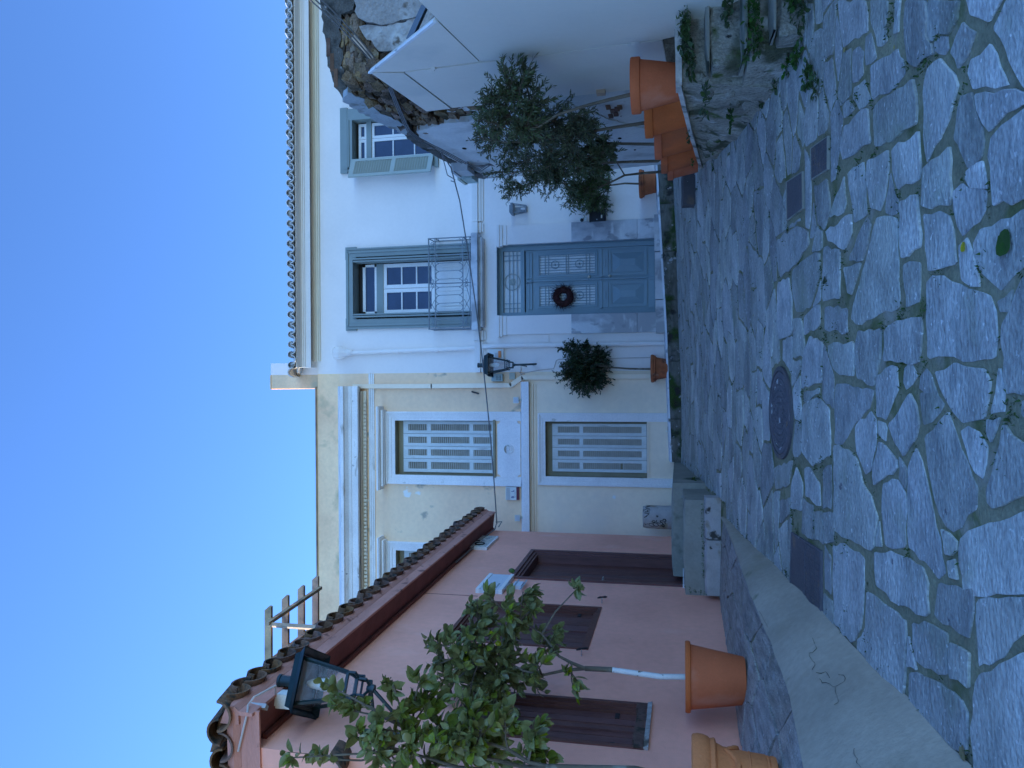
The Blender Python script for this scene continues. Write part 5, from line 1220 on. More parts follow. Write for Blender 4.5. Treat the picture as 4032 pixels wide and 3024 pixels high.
scatter([(1380, 360), (1520, 455), (1600, 500), (1650, 520), (1760, 480), (1900, 420), (1900, 330), (1700, 330), (1500, 260), (1400, 290)], 84, mk1)
scatter([(1350, 180), (1360, 300), (1380, 350), (1500, 250), (1480, 200), (1430, 130), (1400, 80), (1345, 90)], 46, mk2)
MB().bar(fac(1395, 150, YN-.08), fac(1470, 240, YN-.08), .09, .06).build('timber_stub', K['wood'], ru)
for (x_, y_) in ((2395, 425), (2412, 440), (2405, 460), (2430, 432), (2425, 452), (2440, 425)):
    q = ruinpt(x_, y_, .04); MB().box(q.x, q.x+.05, q.y-.07, q.y+.07, q.z-.03, q.z+.03).build('brick', K['brick'], ru)
for (x_, y_) in ((1285, 190), (1300, 250), (1315, 310)):
    q = fac(x_, y_, YN-.03); MB().box(q.x-.11, q.x+.11, YN-.055, YN+.15, q.z-.06, q.z-.01).build('brick', K['brick'], ru)
for (x_, y_, w) in ((1828, 585, .07), (2440, 545, .06), (2500, 590, .04)):
    q = ruinpt(x_, y_, .04); b = MB().lathe((0, 0, 0), [(w, 0), (w*.6, .006)], 10); b.v = [q+Vector((-v.z, v.y*.8, v.x*.5)) for v in b.v]; b.build('dark_hole_disc', K['soil'], ru)  # dark discs on the plaster; the shade of holes is painted, nothing is cut
# ================================================================ HOARDING
hd = thing('white_boarding', 'tall off-white painted board hoarding shielding the ruin', 'hoarding', Vector((HA+HB*7.2, 7.2, 0)))
def hp(px, n, name, mt=K['hoard'], th=.035):
    P = [hoardpt(x_, y_, n) for x_, y_ in px]; return MB().prism(P, Vector((th, -th*.14, 0))).build(name, mt, hd)
hp([(1458, 286), (1589, 288), (1774, 428), (1680, 439)], 0, 'board')
hp([(1595, 286), (1780, 425), (2300, 374), (2640, 335), (2607, 160), (2523, 167), (2000, 236), (1600, 284)], .002, 'board')
hp([(1460, 284), (1592, 282), (1886, 243), (1725, 86), (1712, 84)], .0, 'board')
hp([(1890, 241), (2000, 234), (2523, 164), (2604, 156), (2661, 143), (2718, 102), (2911, 0), (3400, -250), (4250, -700), (1070, -700), (1648, 0), (1730, 84)], .003, 'board')
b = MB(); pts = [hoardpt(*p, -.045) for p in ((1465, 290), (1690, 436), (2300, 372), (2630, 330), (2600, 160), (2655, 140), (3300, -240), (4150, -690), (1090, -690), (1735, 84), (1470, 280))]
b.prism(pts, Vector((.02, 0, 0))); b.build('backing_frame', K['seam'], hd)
MB().bar(hoardpt(1455, 287, .006), hoardpt(1712, 83, .006), .02, .03).build('top_batten', K['whitebase'], hd)
for (x_, y_) in ((1700, 274), (1690, 278), (1706, 268), (2495, 170), (2510, 168), (2480, 176)):
    q = hoardpt(x_, y_, .004); MB().box(q.x-.006, q.x+.01, q.y-.03, q.y+.03, q.z-.022, q.z+.022).build('hinge', K['hoard'], hd)
p = hoardpt(2366, 355, .0); o = MB().box(p.x-.05, p.x+.02, p.y-.05, p.y+.05, p.z-.05, p.z+.05).build('hasp_block', K['wood']); tag(o, 'small tan latch block on the edge of the white boarding', 'latch')
o = MB().bar(fac(1672, 27, 7.9), fac(1612, 160, 7.9), .06).build('prop_bar', K['steel']); tag(o, 'blue-grey steel prop bar slanting behind the white boarding', 'prop')
# ================================================================ POTS AND TREES
def pot_plain(c, h, r, lab, grp=None, mt='terra', rimh=.2, name='flower_pot'):
    t = thing(name, lab, 'flower pot', c, grp); rb = r*.66; rr_ = r*.93; zr = h*(1-rimh)
    prof = [(rb*.96, 0), (rb, .012), (rr_*.97, zr-.004), (rr_*.97, zr)]
    MB().lathe(c, prof+[(rr_*.88, zr), (rb*.9, .03)], 36).build('body', K[mt], t, smooth=True)
    MB().lathe(c, [(rr_*.96, zr-.003), (r*.985, zr+.002), (r, zr+.015), (r, h-.012), (r*.985, h), (r*.93, h), (r*.9, h-.02), (r*.88, zr)], 36, cap=False).build('rim', K[mt], t, smooth=True)
    MB().lathe(c, [(r*.8, h-.09), (r*.8, h-.06), (.0, h-.05)], 24, cap=False).build('soil', K['soil'], t, smooth=True)
    return t
def pot_ornate(c, h, r, lab, mt='terra2', grp=None, festoon=True):
    t = thing('flower_pot', lab, 'flower pot', c, grp)
    prof = [(r*.66, 0), (r*.68, .012), (r*.68, .03), (r*.66, .036), (r*.685, .045), (r*.68, .055), (r*.70, .062), (r*.72, h*.30), (r*.74, h*.31), (r*.72, h*.325), (r*.78, h*.62), (r*.84, h*.70), (r*.92, h*.715), (r*.94, h*.73), (r*.92, h*.78), (r*.955, h*.80), (r*.99, h*.86), (r, h*.93), (r*.98, h*.985), (r*.94, h), (r*.88, h*.98), (r*.84, h*.8)]
    MB().lathe(c, prof, 40).build('body', K[mt], t, smooth=True)
    MB().lathe(c, [(r*.74, h-.08), (r*.74, h-.055), (0, h-.045)], 24, cap=False).build('soil', K['soil'], t, smooth=True)
    if festoon:
        b = MB()
        for i in range(6):
            a0 = 2*PI*i/6; pts = []
            for k in range(11):
                a = a0+2*PI/6*k/10; z = h*(.60-.14*math.sin(PI*k/10)); rr_ = r*(.72+.06*(z/h-.325)/.3)+.004
                pts.append(Vector(c)+Vector((rr_*math.cos(a), rr_*math.sin(a), z)))
            MB().tube(pts, [.008+.009*math.sin(PI*k/10)+.003*(k % 2) for k in range(11)], 6).build('festoon', K[mt], t, smooth=True)
    return t
def leafmesh(L, w, mt, fold=.25, curl=.2, n=4, name='leaf'):
    b = MB()
    for i in range(n+1):
        t = i/n; ww = w*math.sin(PI*min(1, max(0, .06+t*.92)))**.8; z = -curl*L*t*t
        b.v += [Vector((-ww, L*t, z+fold*ww)), Vector((0, L*t, z)), Vector((ww, L*t, z+fold*ww))]
    for i in range(n):
        k = i*3; b.f += [(k, k+1, k+4, k+3), (k+1, k+2, k+5, k+4)]
    return b
def orient(d, roll, nrm=None):
    d = d.normalized(); a = Vector((0, 0, 1)) if abs(d.z) < .95 else Vector((1, 0, 0))
    x = d.cross(a).normalized(); z = x.cross(d).normalized()
    m_ = Matrix((x, d, z)).transposed()
    return m_ @ Matrix.Rotation(roll, 3, 'Y')
def grow(rnd, clumps, roots, nsub, nleaf, droop=.15):
    """clumps: (centre Vector, radius, weight); returns twig tubes and leaf placements"""
    twigs, leaves = [], []
    for (c, r, w) in clumps:
        root = min(roots, key=lambda q: (q-c).length)
        mid = (root+c)/2+Vector((rnd.uniform(-1, 1), rnd.uniform(-1, 1), rnd.uniform(-.2, .6)))*(c-root).length*.12
        twigs.append(([root, mid, c], [.010, .007, .005]))
        for i in range(max(2, int(nsub*w))):
            d = Vector((rnd.gauss(0, 1), rnd.gauss(0, 1), rnd.gauss(.25, 1))).normalized()
            L = r*(.55+.6*rnd.random()); e = c+d*L+Vector((0, 0, -droop*L)); st_ = mid+(c-mid)*rnd.uniform(.3, 1.05)
            m1 = (st_+e)/2+Vector((0, 0, .10*L))
            twigs.append(([st_, m1, e], [.0045, .0032, .0018]))
            for k in range(nleaf):
                t = .18+.82*(k+rnd.random()*.8)/nleaf
                p = st_*(1-t)**2+m1*2*t*(1-t)+e*t*t; tan = ((m1-st_)*(1-t)+(e-m1)*t).normalized()
                side = Vector((rnd.gauss(0, 1), rnd.gauss(0, 1), rnd.gauss(0, .8))); side = (side-tan*side.dot(tan)).normalized()
                leaves.append((p, (tan*rnd.uniform(.35, 1)+side*rnd.uniform(.5, 1)+Vector((0, 0, -.12))).normalized(), rnd.uniform(-1.4, 1.4), rnd.uniform(.65, 1.15)))
    return twigs, leaves
def joined(leaves, lm):
    b = MB()
    for p, d, rl, s in leaves:
        m_ = orient(d, rl)*s; b.add([m_ @ v + p for v in lm.v], lm.f)
    return b
def twigmesh(tw, n=5):
    b = MB()
    for pts, rad in tw: b.tube(pts, rad, n)
    return b
# ---- row of olives on the ledge
OP = [(7.20, 2.74, .50, .43), (8.3, 2.85, .50, .43), (9.3, 2.90, .50, .43), (10.0, 2.91, .49, .42), (10.7, 3.0, .49, .40)]
olab = ['big plain terracotta pot at the boarding end of the ledge row', 'plain terracotta pot second from the boarding end of the row', 'plain terracotta pot in the middle of the ledge row', 'plain terracotta pot next to last before the white house', 'plain terracotta pot at the white house end of the row']
rnd = random.Random(17)
olive_leaf = leafmesh(.06, .0078, None, .1, .08, 2)
specs = [
 ([(2494, 370), (2400, 392), (2300, 418), (2195, 452), (2120, 500)], [(2010, 330, 100, 1), (1985, 450, 120, 1.2), (2090, 400, 90, .9), (1900, 470, 60, .4), (2060, 300, 70, .5), (2060, 490, 90, 1), (1930, 380, 60, .35)]),
 ([(2538, 484), (2400, 505), (2253, 530), (2150, 550)], [(2040, 560, 110, 1), (2190, 470, 100, 1), (2120, 520, 100, 1.1), (2260, 460, 70, .6), (1930, 560, 70, .4), (1880, 540, 45, .25), (2270, 540, 70, .8), (2330, 500, 60, .6)]),
 ([(2583, 568), (2450, 566), (2364, 562), (2280, 590)], [(2150, 620, 110, 1.1), (2260, 590, 90, 1), (2030, 650, 80, .6), (2330, 560, 60, .7), (2200, 540, 90, .9), (1960, 680, 50, .3), (2380, 600, 55, .7), (2330, 640, 60, .7)]),
 ([(2590, 634), (2450, 638), (2335, 645), (2240, 680)], [(2200, 700, 90, 1.1), (2110, 700, 80, .8), (2280, 640, 70, .9), (2030, 740, 50, .35), (1990, 760, 35, .2), (2160, 660, 80, .8)]),
 ([(2608, 676), (2530, 682), (2460, 690), (2400, 720)], [(2330, 680, 70, .9), (2380, 640, 50, .8), (2300, 750, 70, .8), (2400, 590, 40, .5), (2250, 770, 60, .6)])]
for i, ((Y, X, dia, h), (trunk, cl)) in enumerate(zip(OP, specs)):
    c = Vector((X, Y, ledz(Y)-.003)); pot_plain(c, h, dia/2, olab[i], 'terracotta pots along the ledge')
    t = thing('olive_tree', ['young olive tree growing in the big pot beside the boarding', 'young olive tree in the second pot from the boarding', 'young olive tree in the middle pot of the ledge row', 'young olive tree in the next to last ledge pot', 'small olive tree in the ledge pot nearest the white house'][i], 'tree', c+Vector((0, 0, h-.06)), 'olive trees in pots on the ledge')
    P = [c+Vector((0, 0, h-.07))]+[fac(x_, y_, Y+.03*k) for k, (x_, y_) in enumerate(trunk)]
    b = MB(); b.tube(P, [.022-.0025*k for k in range(len(P))], 7); b.build('trunk', K['bark'], t, smooth=True)
    roots = P[3:]; clumps = [(fac(x_, y_, Y+rnd.uniform(-.22, .22)), r*Y/FPX*1.15, w) for x_, y_, r, w in cl]
    tw, lv = grow(rnd, clumps, roots, 40, 24)
    twigmesh(tw, 4).build('twigs', K['bark'], t, kind='stuff'); joined(lv, olive_leaf).build('crown', K['olive'], t, recalc=False, kind='stuff')
# ---- moulded pot with clipped bush right of the door, topiary left of the door
def potat(x0, x1, y0, y1, Y, lab, mt):
    a = fac(x1, (y0+y1)/2, Y); w = abs(FX(y0, (x0+x1)/2, Y)-FX(y1, (x0+x1)/2, Y)); h = FZ(x0, (y0+y1)/2, Y)-a.z
    c = Vector((a.x, Y, a.z)); pot_ornate(c, h, w/2, lab, mt, None, False); return c, h, w/2
bay_leaf = leafmesh(.055, .013, None, .2, .15, 2)
for (px, trunk, cl, lab, tl, nm) in (
   ((2563, 2630, 1395, 1506), [(2560, 1453), (2480, 1452), (2400, 1446)], [(2310, 1445, 95, 2.6), (2270, 1415, 75, 1.2), (2350, 1490, 70, 1.5), (2290, 1500, 70, 1.3), (2360, 1410, 60, 1.2), (2240, 1470, 60, .7), (2225, 1370, 28, .25), (2245, 1350, 25, .2), (2300, 1360, 25, .25)], 'brown moulded terracotta pot between yellow house and drainpipe', 'dark round bay topiary on a thin stem by the yellow house', 'bay_topiary'),
   ((2517, 2583, 664, 777), [(2517, 724), (2460, 722), (2400, 730)], [(2330, 735, 70, 1.6), (2290, 770, 60, 1.2), (2350, 780, 55, 1.1), (2380, 720, 40, .8), (2260, 740, 50, .8), (2385, 820, 30, .35), (2330, 820, 45, .7)], 'brown moulded terracotta pot on white house kerb behind the olives', 'small dark bush on a stem in front of the mailbox wall', 'potted_bush')):
    c, h, r = potat(*px, 14.27, lab, 'terra3')
    t = thing(nm, tl, 'topiary' if nm == 'bay_topiary' else 'bush', c+Vector((0, 0, h-.05)))
    P = [c+Vector((0, 0, h-.06))]+[fac(x_, y_, 14.25) for x_, y_ in trunk]
    MB().tube(P, [.022, .019, .017, .014], 7).build('trunk', K['bark'], t, smooth=True)
    clumps = [(fac(x_, y_, 14.22+rnd.uniform(-.14, .1)), r_*14.2/FPX, w) for x_, y_, r_, w in cl]
    tw, lv = grow(rnd, clumps, [P[-1]], 46, 22, 0)
    twigmesh(tw, 4).build('twigs', K['bark'], t, kind='stuff'); joined(lv, bay_leaf if nm == 'bay_topiary' else olive_leaf).build('crown', K['bay'] if nm == 'bay_topiary' else K['olive'], t, recalc=False, kind='stuff')
# ---- lemon trees on the raised pavement
c1 = Vector((-2.43, 6.55, PZ(-2.43, 6.55)+.012)); c2 = Vector((-2.42, 4.78, PZ(-2.42, 4.78)+.012))
pot_plain(c1, .475, .282, 'big red-brown pot holding the lemon tree with the limewashed trunk', None, 'terra', .09)
pot_ornate(c2, .49, .285, 'moulded orange terracotta pot with garlands by the pink house corner', 'terra2')
llm = [leafmesh(.095, .028, None, .3, .25, 4), leafmesh(.08, .026, None, .22, .4, 4), leafmesh(.10, .029, None, .35, .15, 4)]
lms = [m_.mesh('leaf', K['lemon'], smooth='full', recalc=False) for m_ in llm]; lmy = llm[1].mesh('leaf', K['lemony'], smooth='full', recalc=False)
def lemon(c, h, trunk, br, cl, Y, lab, white, nparts, seed, nl):
    rnd = random.Random(seed); t = thing('lemon_tree', lab, 'tree', c+Vector((0, 0, h-.08)))
    P = [c+Vector((0, 0, h-.09))]+[fac(x_, y_, Y) for x_, y_ in trunk]; k = len(P)
    if white:
        MB().tube(P[:3], [.024, .023, .021], 10).build('trunk', K['limewash'], t, smooth=True, label='trunk flaking with old white limewash'); MB().tube(P[2:], [.021, .0205, .021][:k-2], 10).build('upper_trunk', K['bark'], t, smooth=True)
    else: MB().tube(P, [.017]*k, 10).build('trunk', K['bark'], t, smooth=True)
    roots = []
    for path in br:
        Q = [P[-1]]+[fac(x_, y_, Y+rnd.uniform(-.06, .06)) for x_, y_ in path]; MB().tube(Q, [.016-.0025*i for i in range(len(Q))], 8).build('branch', K['bark'], t, smooth=True); roots += Q[1:]
    clumps = [(fac(x_, y_, Y+rnd.uniform(-.2, .2)), r_*Y/FPX*1.22, w) for x_, y_, r_, w in cl]
    tw, lv = grow(rnd, clumps, roots, 9.5, nl, .1)
    twigmesh(tw, 5).build('twigs', K['bark'], t, kind='stuff')
    def zord(l): return (l[0].y)
    lv.sort(key=zord)
    for p, d, rl, s in lv[:nparts]:
        o = inst('leaf', rnd.choice(lms) if rnd.random() > .045 else lmy, p, t, None, s); o.rotation_euler = orient(d, rl).to_euler()
    rest = MB()
    for l in lv[nparts:]:
        j_ = joined([l], llm[int(l[3]*100) % 3]); rest.add(j_.v, j_.f)
    if rest.v: rest.build('inner_foliage', K['lemon'], t, recalc=False, kind='stuff', smooth='full')
    return t, lv
lt1, lv1 = lemon(c1, .475, [(2600, 2664), (2411, 2637), (2303, 2632)], [[(2250, 2610), (2201, 2584), (2134, 2496), (2050, 2440)], [(2220, 2640), (2134, 2659), (2060, 2640), (1990, 2600), (1900, 2570)]],
  [(1990, 2420, 75, 1), (1900, 2440, 65, .8), (2110, 2400, 60, .8), (2030, 2490, 70, 1), (1860, 2500, 70, .9), (1950, 2560, 85, 1.3), (1840, 2600, 80, 1.2), (2010, 2630, 80, 1.3), (1760, 2540, 55, .5), (1700, 2530, 45, .35), (2150, 2540, 60, .7), (1890, 2640, 80, 1.2), (2120, 2620, 60, .6), (1880, 2380, 45, .45), (2060, 2330, 40, .45), (1940, 2360, 35, .4), (2250, 2680, 45, .4), (2070, 2690, 70, .8), (1960, 2680, 80, 1.2), (2190, 2480, 30, .3), (1790, 2640, 60, .8), (2280, 2310, 22, .2), (1900, 2700, 60, .8), (1850, 2730, 70, 1.1), (1770, 2700, 65, .9), (1960, 2740, 65, .9), (1720, 2620, 50, .6)],
  6.4, 'lemon tree with limewashed trunk in front of pink shutters', True, 290, 3, 9)
lt2, lv2 = lemon(c2, .49, [(2500, 3026), (2300, 3022), (2150, 3018)], [[(2080, 3000), (2000, 2950), (1900, 2920)], [(2060, 3020), (1900, 2980), (1750, 2930), (1620, 2880)], [(2000, 3040), (1800, 3020), (1600, 2960)]],
  [(1500, 2870, 60, .7), (1590, 2810, 60, .8), (1690, 2760, 60, .8), (1740, 2850, 80, 1.1), (1850, 2790, 75, 1.1), (1900, 2880, 85, 1.3), (1640, 2940, 80, 1.2), (1790, 2940, 85, 1.3), (1990, 2850, 65, .9), (1940, 2970, 80, 1.2), (1390, 2800, 45, .5), (1330, 2740, 40, .35), (1280, 2690, 28, .25), (2080, 2960, 60, .6), (2120, 2880, 45, .45), (1480, 2960, 60, .7), (1560, 3010, 60, .7), (1720, 3010, 70, 1), (1400, 2900, 45, .4), (1130, 2985, 25, .25), (1240, 2990, 28, .3), (1550, 2700, 40, .35), (1650, 2690, 35, .35), (2160, 2960, 40, .35)],
  4.95, 'leafy lemon tree rising from the moulded pot by the lantern', False, 290, 9, 9)
for i, (x_, y_, Y) in enumerate(((1962, 2534, 6.2), (2015, 2247, 6.3))):
    p = fac(x_, y_, Y); b = MB().lathe(p, [(.003, -.026), (.012, -.022), (.020, -.008), (.021, .004), (.014, .02), (.004, .027)], 12); b.build('lemon', K['lemony'] if i == 0 else K['weed'], lt1, smooth='full')
# ================================================================ weeds, moss, fallen leaves
wl = leafmesh(.05, .024, None, .2, .25, 3)
def weed(p, r, n, name, lab, grp, hgt=.6, sc=1., mt='weed', nrm=Vector((0, 0, 1))):
    lv = []
    for i in range(n):
        d = Vector((rnd.gauss(0, 1), rnd.gauss(0, 1), 0)); d = d.normalized()*r*math.sqrt(rnd.random())
        q = p+d+nrm*(r*hgt*rnd.random()*(1-.6*d.length/(r+1e-6)))
        dr = (d.normalized()*.8+nrm*rnd.uniform(-.2, .8)+Vector((jit(.5), jit(.5), jit(.3)))).normalized()
        lv.append((q, dr, jit(.6), sc*rnd.uniform(.5, 1.1)))
    b = joined(lv, wl)
    for k in range(max(3, n//5)):
        a = p+Vector((jit(r*.3), jit(r*.3), -.01)); b.tube([a, a+Vector((jit(r*.6), jit(r*.6), r*hgt*.8))], [.003, .0015], 4)
    o = b.build(name, K[mt], recalc=False, org=p); tag(o, lab, 'weeds', grp); return o
W_ = [(fac(2715, 75, 6.5), .17, 80, 'dense green weeds under the ledge capping right against the boarding'), (fac(2715, 150, 6.55), .18, 90, 'dense green weeds hanging below the ledge capping under the big olive pot'), (fac(2735, 240, 6.6), .15, 70, 'leafy weeds trailing below the ledge capping beside its open corner'),
      (fac(2790, 395, 6.62), .13, 46, 'bright broad-leaved weed on the corner of the ledge'),
      (fac(2985, 50, 6.05), .20, 95, 'biggest nettle-like weed clump on the middle garden step'), (fac(2995, 130, 6.05), .16, 75, 'nettle-like weeds spilling over the lowest step slab'), (fac(2880, 25, 6.3), .15, 60, 'dark weeds on the upper garden step against the boarding'), (fac(2945, 205, 6.08), .09, 26, 'small nettle-like sprig at the open end of the middle step'),
      (fac(3165, 40, 5.8), .13, 60, 'low weeds at the foot of the lowest garden step'), (fac(3125, 15, 5.85), .11, 45, 'weed tuft growing up the face of the lowest garden step'),
      (gnd(3110, 245), .12, 60, 'creeping weeds rooted at the corner of the lowest step'), (gnd(3060, 300), .12, 60, 'dark creeping weeds along the foot of the stepped wall'), (gnd(3010, 370), .10, 50, 'creeping weeds where the stepped wall meets the ledge face'), (gnd(3190, 300), .10, 50, 'sprawling weed patch out on the slabs before the steps'), (gnd(3215, 340), .08, 36, 'outermost little weed patch on the slabs before the steps'), (gnd(3150, 210), .11, 50, 'weed patch in the joint directly below the lowest step'),
      (fac(2885, 475, 7.55), .09, 26, 'single leafy weed rooted in the ledge face'), (fac(2715, 545, 8.1), .06, 18, 'small weed on the ledge edge below the second olive pot'), (fac(2730, 640, 9.3), .05, 14, 'tiny weed on the ledge edge near the fourth pot'),
      (gnd(2765, 1925)+Vector((0, 0, .1)), .15, 95, 'round weed bush at the street corner of the marble blocks'), (gnd(2810, 655), .06, 18, 'tuft of weeds in the joint by the ledge end')]
for p, r, n, lab in W_: weed(p, r, n, 'weed_clump', lab, 'weed clumps', .6, 1.0 if r > .07 else .7)
lv = []
for i in range(26):
    x_ = -2.66+i*.045; p = Vector((x_, 10.02+jit(.05), -.24)) if i > 4 else Vector((-2.64, 9.96+i*.05, -.26+.06*i))
    for k in range(9): lv.append((p+Vector((jit(.03), jit(.03), random.random()*.035)), Vector((jit(1), jit(1)-.4, random.random())).normalized(), jit(1), random.uniform(.2, .45)))
tag(joined(lv, wl).build('step_weeds', K['weed'], recalc=False, org=(-2.1, 10, -.24)), 'line of tiny weeds sprouting behind the marble blocks', 'weeds', None, 'stuff')
def gstuff(name, pts, lm, mt, lab, sc):
    lv = []
    for p, r, n in pts:
        for i in range(n):
            d = Vector((rnd.gauss(0, 1), rnd.gauss(0, 1), 0))*r*.5; q = Vector((p.x+d.x, p.y+d.y, 0)); q.z = G(q.x, q.y)-.006
            lv.append((q, Vector((jit(.6), jit(.6), rnd.uniform(.3, 1))).normalized(), jit(1), sc*rnd.uniform(.4, 1.1)))
    o = joined(lv, lm).build(name, K[mt], recalc=False, org=(0, 6, -1)); tag(o, lab, 'moss', None, 'stuff'); return o
mp = []
for (x_, y_) in ((3148, 1545), (3150, 1600), (3152, 1660), (3165, 1560), (3180, 1500), (3225, 1570), (3230, 1120), (3228, 1060), (3255, 1115), (3070, 1750), (3000, 1400), (2990, 1650), (3235, 1810), (3210, 1830), (3640, 1210), (3560, 1250), (3540, 1240), (3480, 1290), (3290, 1300), (3250, 1330), (3700, 1080), (3860, 1050), (3120, 2050), (3140, 2100), (3290, 2130), (3330, 2150), (3270, 2110), (3120, 2000), (3300, 1990), (3500, 100), (3510, 60), (3495, 130), (3380, 390), (3360, 400), (3650, 230), (3620, 270), (3380, 650), (3440, 640), (3300, 670), (3100, 900), (3090, 940), (3250, 550), (2980, 880), (2930, 860), (2860, 720), (2850, 700), (3900, 1640), (3980, 1620), (3930, 1800), (3330, 2400), (3420, 2540), (3480, 2640)):
    mp.append((gnd(x_, y_), .06, 26))
JR = random.Random(2); jj = [p for p in JOINTS if p.y > 3 and -1.55 < p.x < 4]
for p in JR.sample(jj, min(330, len(jj))): mp.append((Vector((p.x, p.y, 0)), .035+.02*JR.random(), 9))
for i in range(60):
    y = random.uniform(3.4, 9.5); mp.append((Vector((-1.59+jit(.015), y, 0)), .05, 12))
ml_ = leafmesh(.03, .006, None, .1, .3, 2)
gstuff('joint_moss', mp, ml_, 'moss', 'green moss and grass tufts growing in the paving joints', .9)
lv = []
for i in range(260):
    x_ = random.uniform(-1.4, 3.9)
    if noise.noise(Vector((x_*1.5, 0, 7))) < -.05: continue
    for k in range(6): lv.append((Vector((x_+jit(.05), 14.065+jit(.015), ktz(x_)-.02-random.random()*.13)), Vector((jit(.5), -1, random.uniform(-.3, .7))).normalized(), jit(1), .8))
tag(joined(lv, ml_).build('kerb_moss', K['moss'], recalc=False, org=(1, 14, 0)), 'dark green moss clinging to the kerb below the houses', 'moss', None, 'stuff')
fl = leafmesh(.085, .03, None, .1, .1, 4)
for (x_, y_, mt, s, lab) in ((3988, 985, 'weed', 1.0, 'round green fallen leaf on a big slate slab'), (3813, 985, 'fallen', .7, 'pale yellow fallen leaf in a mossy joint'), (3812, 2995, 'fallen', .9, 'long yellow leaf at the foot of the sloped kerb'), (3257, 1115, 'moss', .9, 'dark green seed tuft lying on a slate slab'), (3337, 200, 'fallen', .55, 'narrow yellowish leaf near the ribbed drain lid end of the paving'), (3535, 187, 'fallen', .4, 'small curled leaf beside a pale mortar patch'), (2972, 1245, 'fallen', .35, 'tiny yellow leaf on the paving before the blue door')):
    p = gnd(x_, y_); b = joined([(p+Vector((0, 0, .014)), Vector((.6, .7, .05)), .15, s)], fl if s < 1 else leafmesh(.12, .055, None, .08, .05, 4)); o = b.build('fallen_leaf', K[mt], recalc=False, org=p); tag(o, lab, 'leaf')
# ================================================================ LANTERNS AND WALL FITTINGS
def frame4(b, c, h0, h1, z0, z1, w, ang):
    P = []
    for hs_, z in ((h0, z0), (h1, z1)):
        P.append([c+Vector((hs_*1.4142*math.cos(ang+PI/4+PI/2*i), hs_*1.4142*math.sin(ang+PI/4+PI/2*i), z)) for i in range(4)])
    return P
def street_lantern(c, sc, ang, lab, arms):
    """c: centre of the hood's lower edge; hangs on a yoke below"""
    t = thing('wall_lantern', lab, 'lantern', c-Vector((0, 0, .5*sc)))
    R = lambda x: x*sc
    P = frame4(None, c, R(.165), R(.095), 0, R(-.36), .02, ang); T, Bt = P
    b = MB()
    for i in range(4):
        j = (i+1) % 4; b.bar(T[i], Bt[i], R(.022)); b.bar(Bt[i], Bt[j], R(.022)); b.bar(T[i], T[j], R(.024))
    Q = frame4(None, c, R(.095), R(.055), R(-.36), R(-.43), .02, ang)[1]
    for i in range(4): b.bar(Bt[i], Q[i], R(.014)); b.bar(Q[i], Q[(i+1) % 4], R(.014))
    b.build('cage', K['lantern'], t)
    for i in range(4):
        j = (i+1) % 4; MB().add([T[i], T[j], Bt[j], Bt[i]], [(0, 1, 2, 3)]).build('pane', K['lglass'], t, recalc=False)
        MB().add([Bt[i], Bt[j], Q[j], Q[i]], [(0, 1, 2, 3)]).build('lower_pane', K['lglass'], t, recalc=False)
    h = MB(); A = frame4(None, c, R(.245), R(.205), R(-.035), R(.012), 0, ang); Bq = frame4(None, c, R(.205), R(.19), R(.012), R(.06), 0, ang); Cq = frame4(None, c, R(.19), R(.06), R(.06), R(.125), 0, ang)
    vs = A[0]+A[1]+Bq[1]+Cq[1]; fs = []
    for k in range(3):
        for i in range(4): fs.append((k*4+i, k*4+(i+1) % 4, k*4+4+(i+1) % 4, k*4+4+i))
    fs.append((12, 13, 14, 15)); h.add(vs, fs)
    In = frame4(None, c, R(.235), R(.19), R(-.033), R(.008), 0, ang); h.add(In[0]+In[1], [(i, (i+1) % 4, 4+(i+1) % 4, 4+i) for i in range(4)]+[(4, 5, 6, 7)])
    h.build('hood', K['lantern'], t, recalc=False)
    MB().lathe(c, [(R(.055), R(.12)), (R(.055), R(.14)), (R(.045), R(.145)), (R(.045), R(.22)), (R(.052), R(.225)), (R(.052), R(.245)), (0, R(.25))], 14).build('finial', K['lantern'], t, smooth=True)
    yb_ = c+Vector((0, 0, R(-.53))); y = MB()
    for i in (0, 1, 2, 3):
        o_ = (Bt[i]-c); o_.z = 0; y.tube([Bt[i]+Vector((0, 0, R(.02))), Bt[i]+Vector((0, 0, R(-.06))), c+o_*.62+Vector((0, 0, R(-.44))), c+o_*.62+Vector((0, 0, R(-.50))), yb_], R(.012), 6)
    y.lathe(yb_, [(R(.03), R(-.03)), (R(.034), 0), (R(.026), R(.03))], 10); y.build('yoke', K['lantern'], t, smooth=True)
    MB().lathe(c+Vector((0, 0, R(-.10))), [(R(.03), R(-.12)), (R(.05), R(-.06)), (R(.035), R(.06)), (R(.02), R(.1))], 12).build('lamp_bulb', K['doorpane'], t, smooth=True)
    return t, yb_
LC = fac(1212, 2690, 6.0); LC.x = LC.x
lt, yk = street_lantern(LC, 1.08, math.radians(28), 'large dark green street lantern on a bracket at the pink house', None)
wp = PW(yk.y-.05, yk.z, 0)
b = MB(); b.tube([yk, yk+Vector((-.22, 0, -.02)), Vector((wp.x-.01, wp.y, yk.z-.02))], .014, 8); b.tube([yk+Vector((0, 0, -.01)), yk+(Vector((wp.x, wp.y, yk.z-.33))-yk)*.5+Vector((.02, 0, -.02)), Vector((wp.x-.01, wp.y, yk.z-.36))], .016, 8); b.build('bracket', K['lantern'], lt, smooth=True)
b = MB(); pbox(b, wp.y-.04, wp.y+.04, yk.z-.45, yk.z+.08, -.01, .012); b.build('wall_plate', K['lantern'], lt)
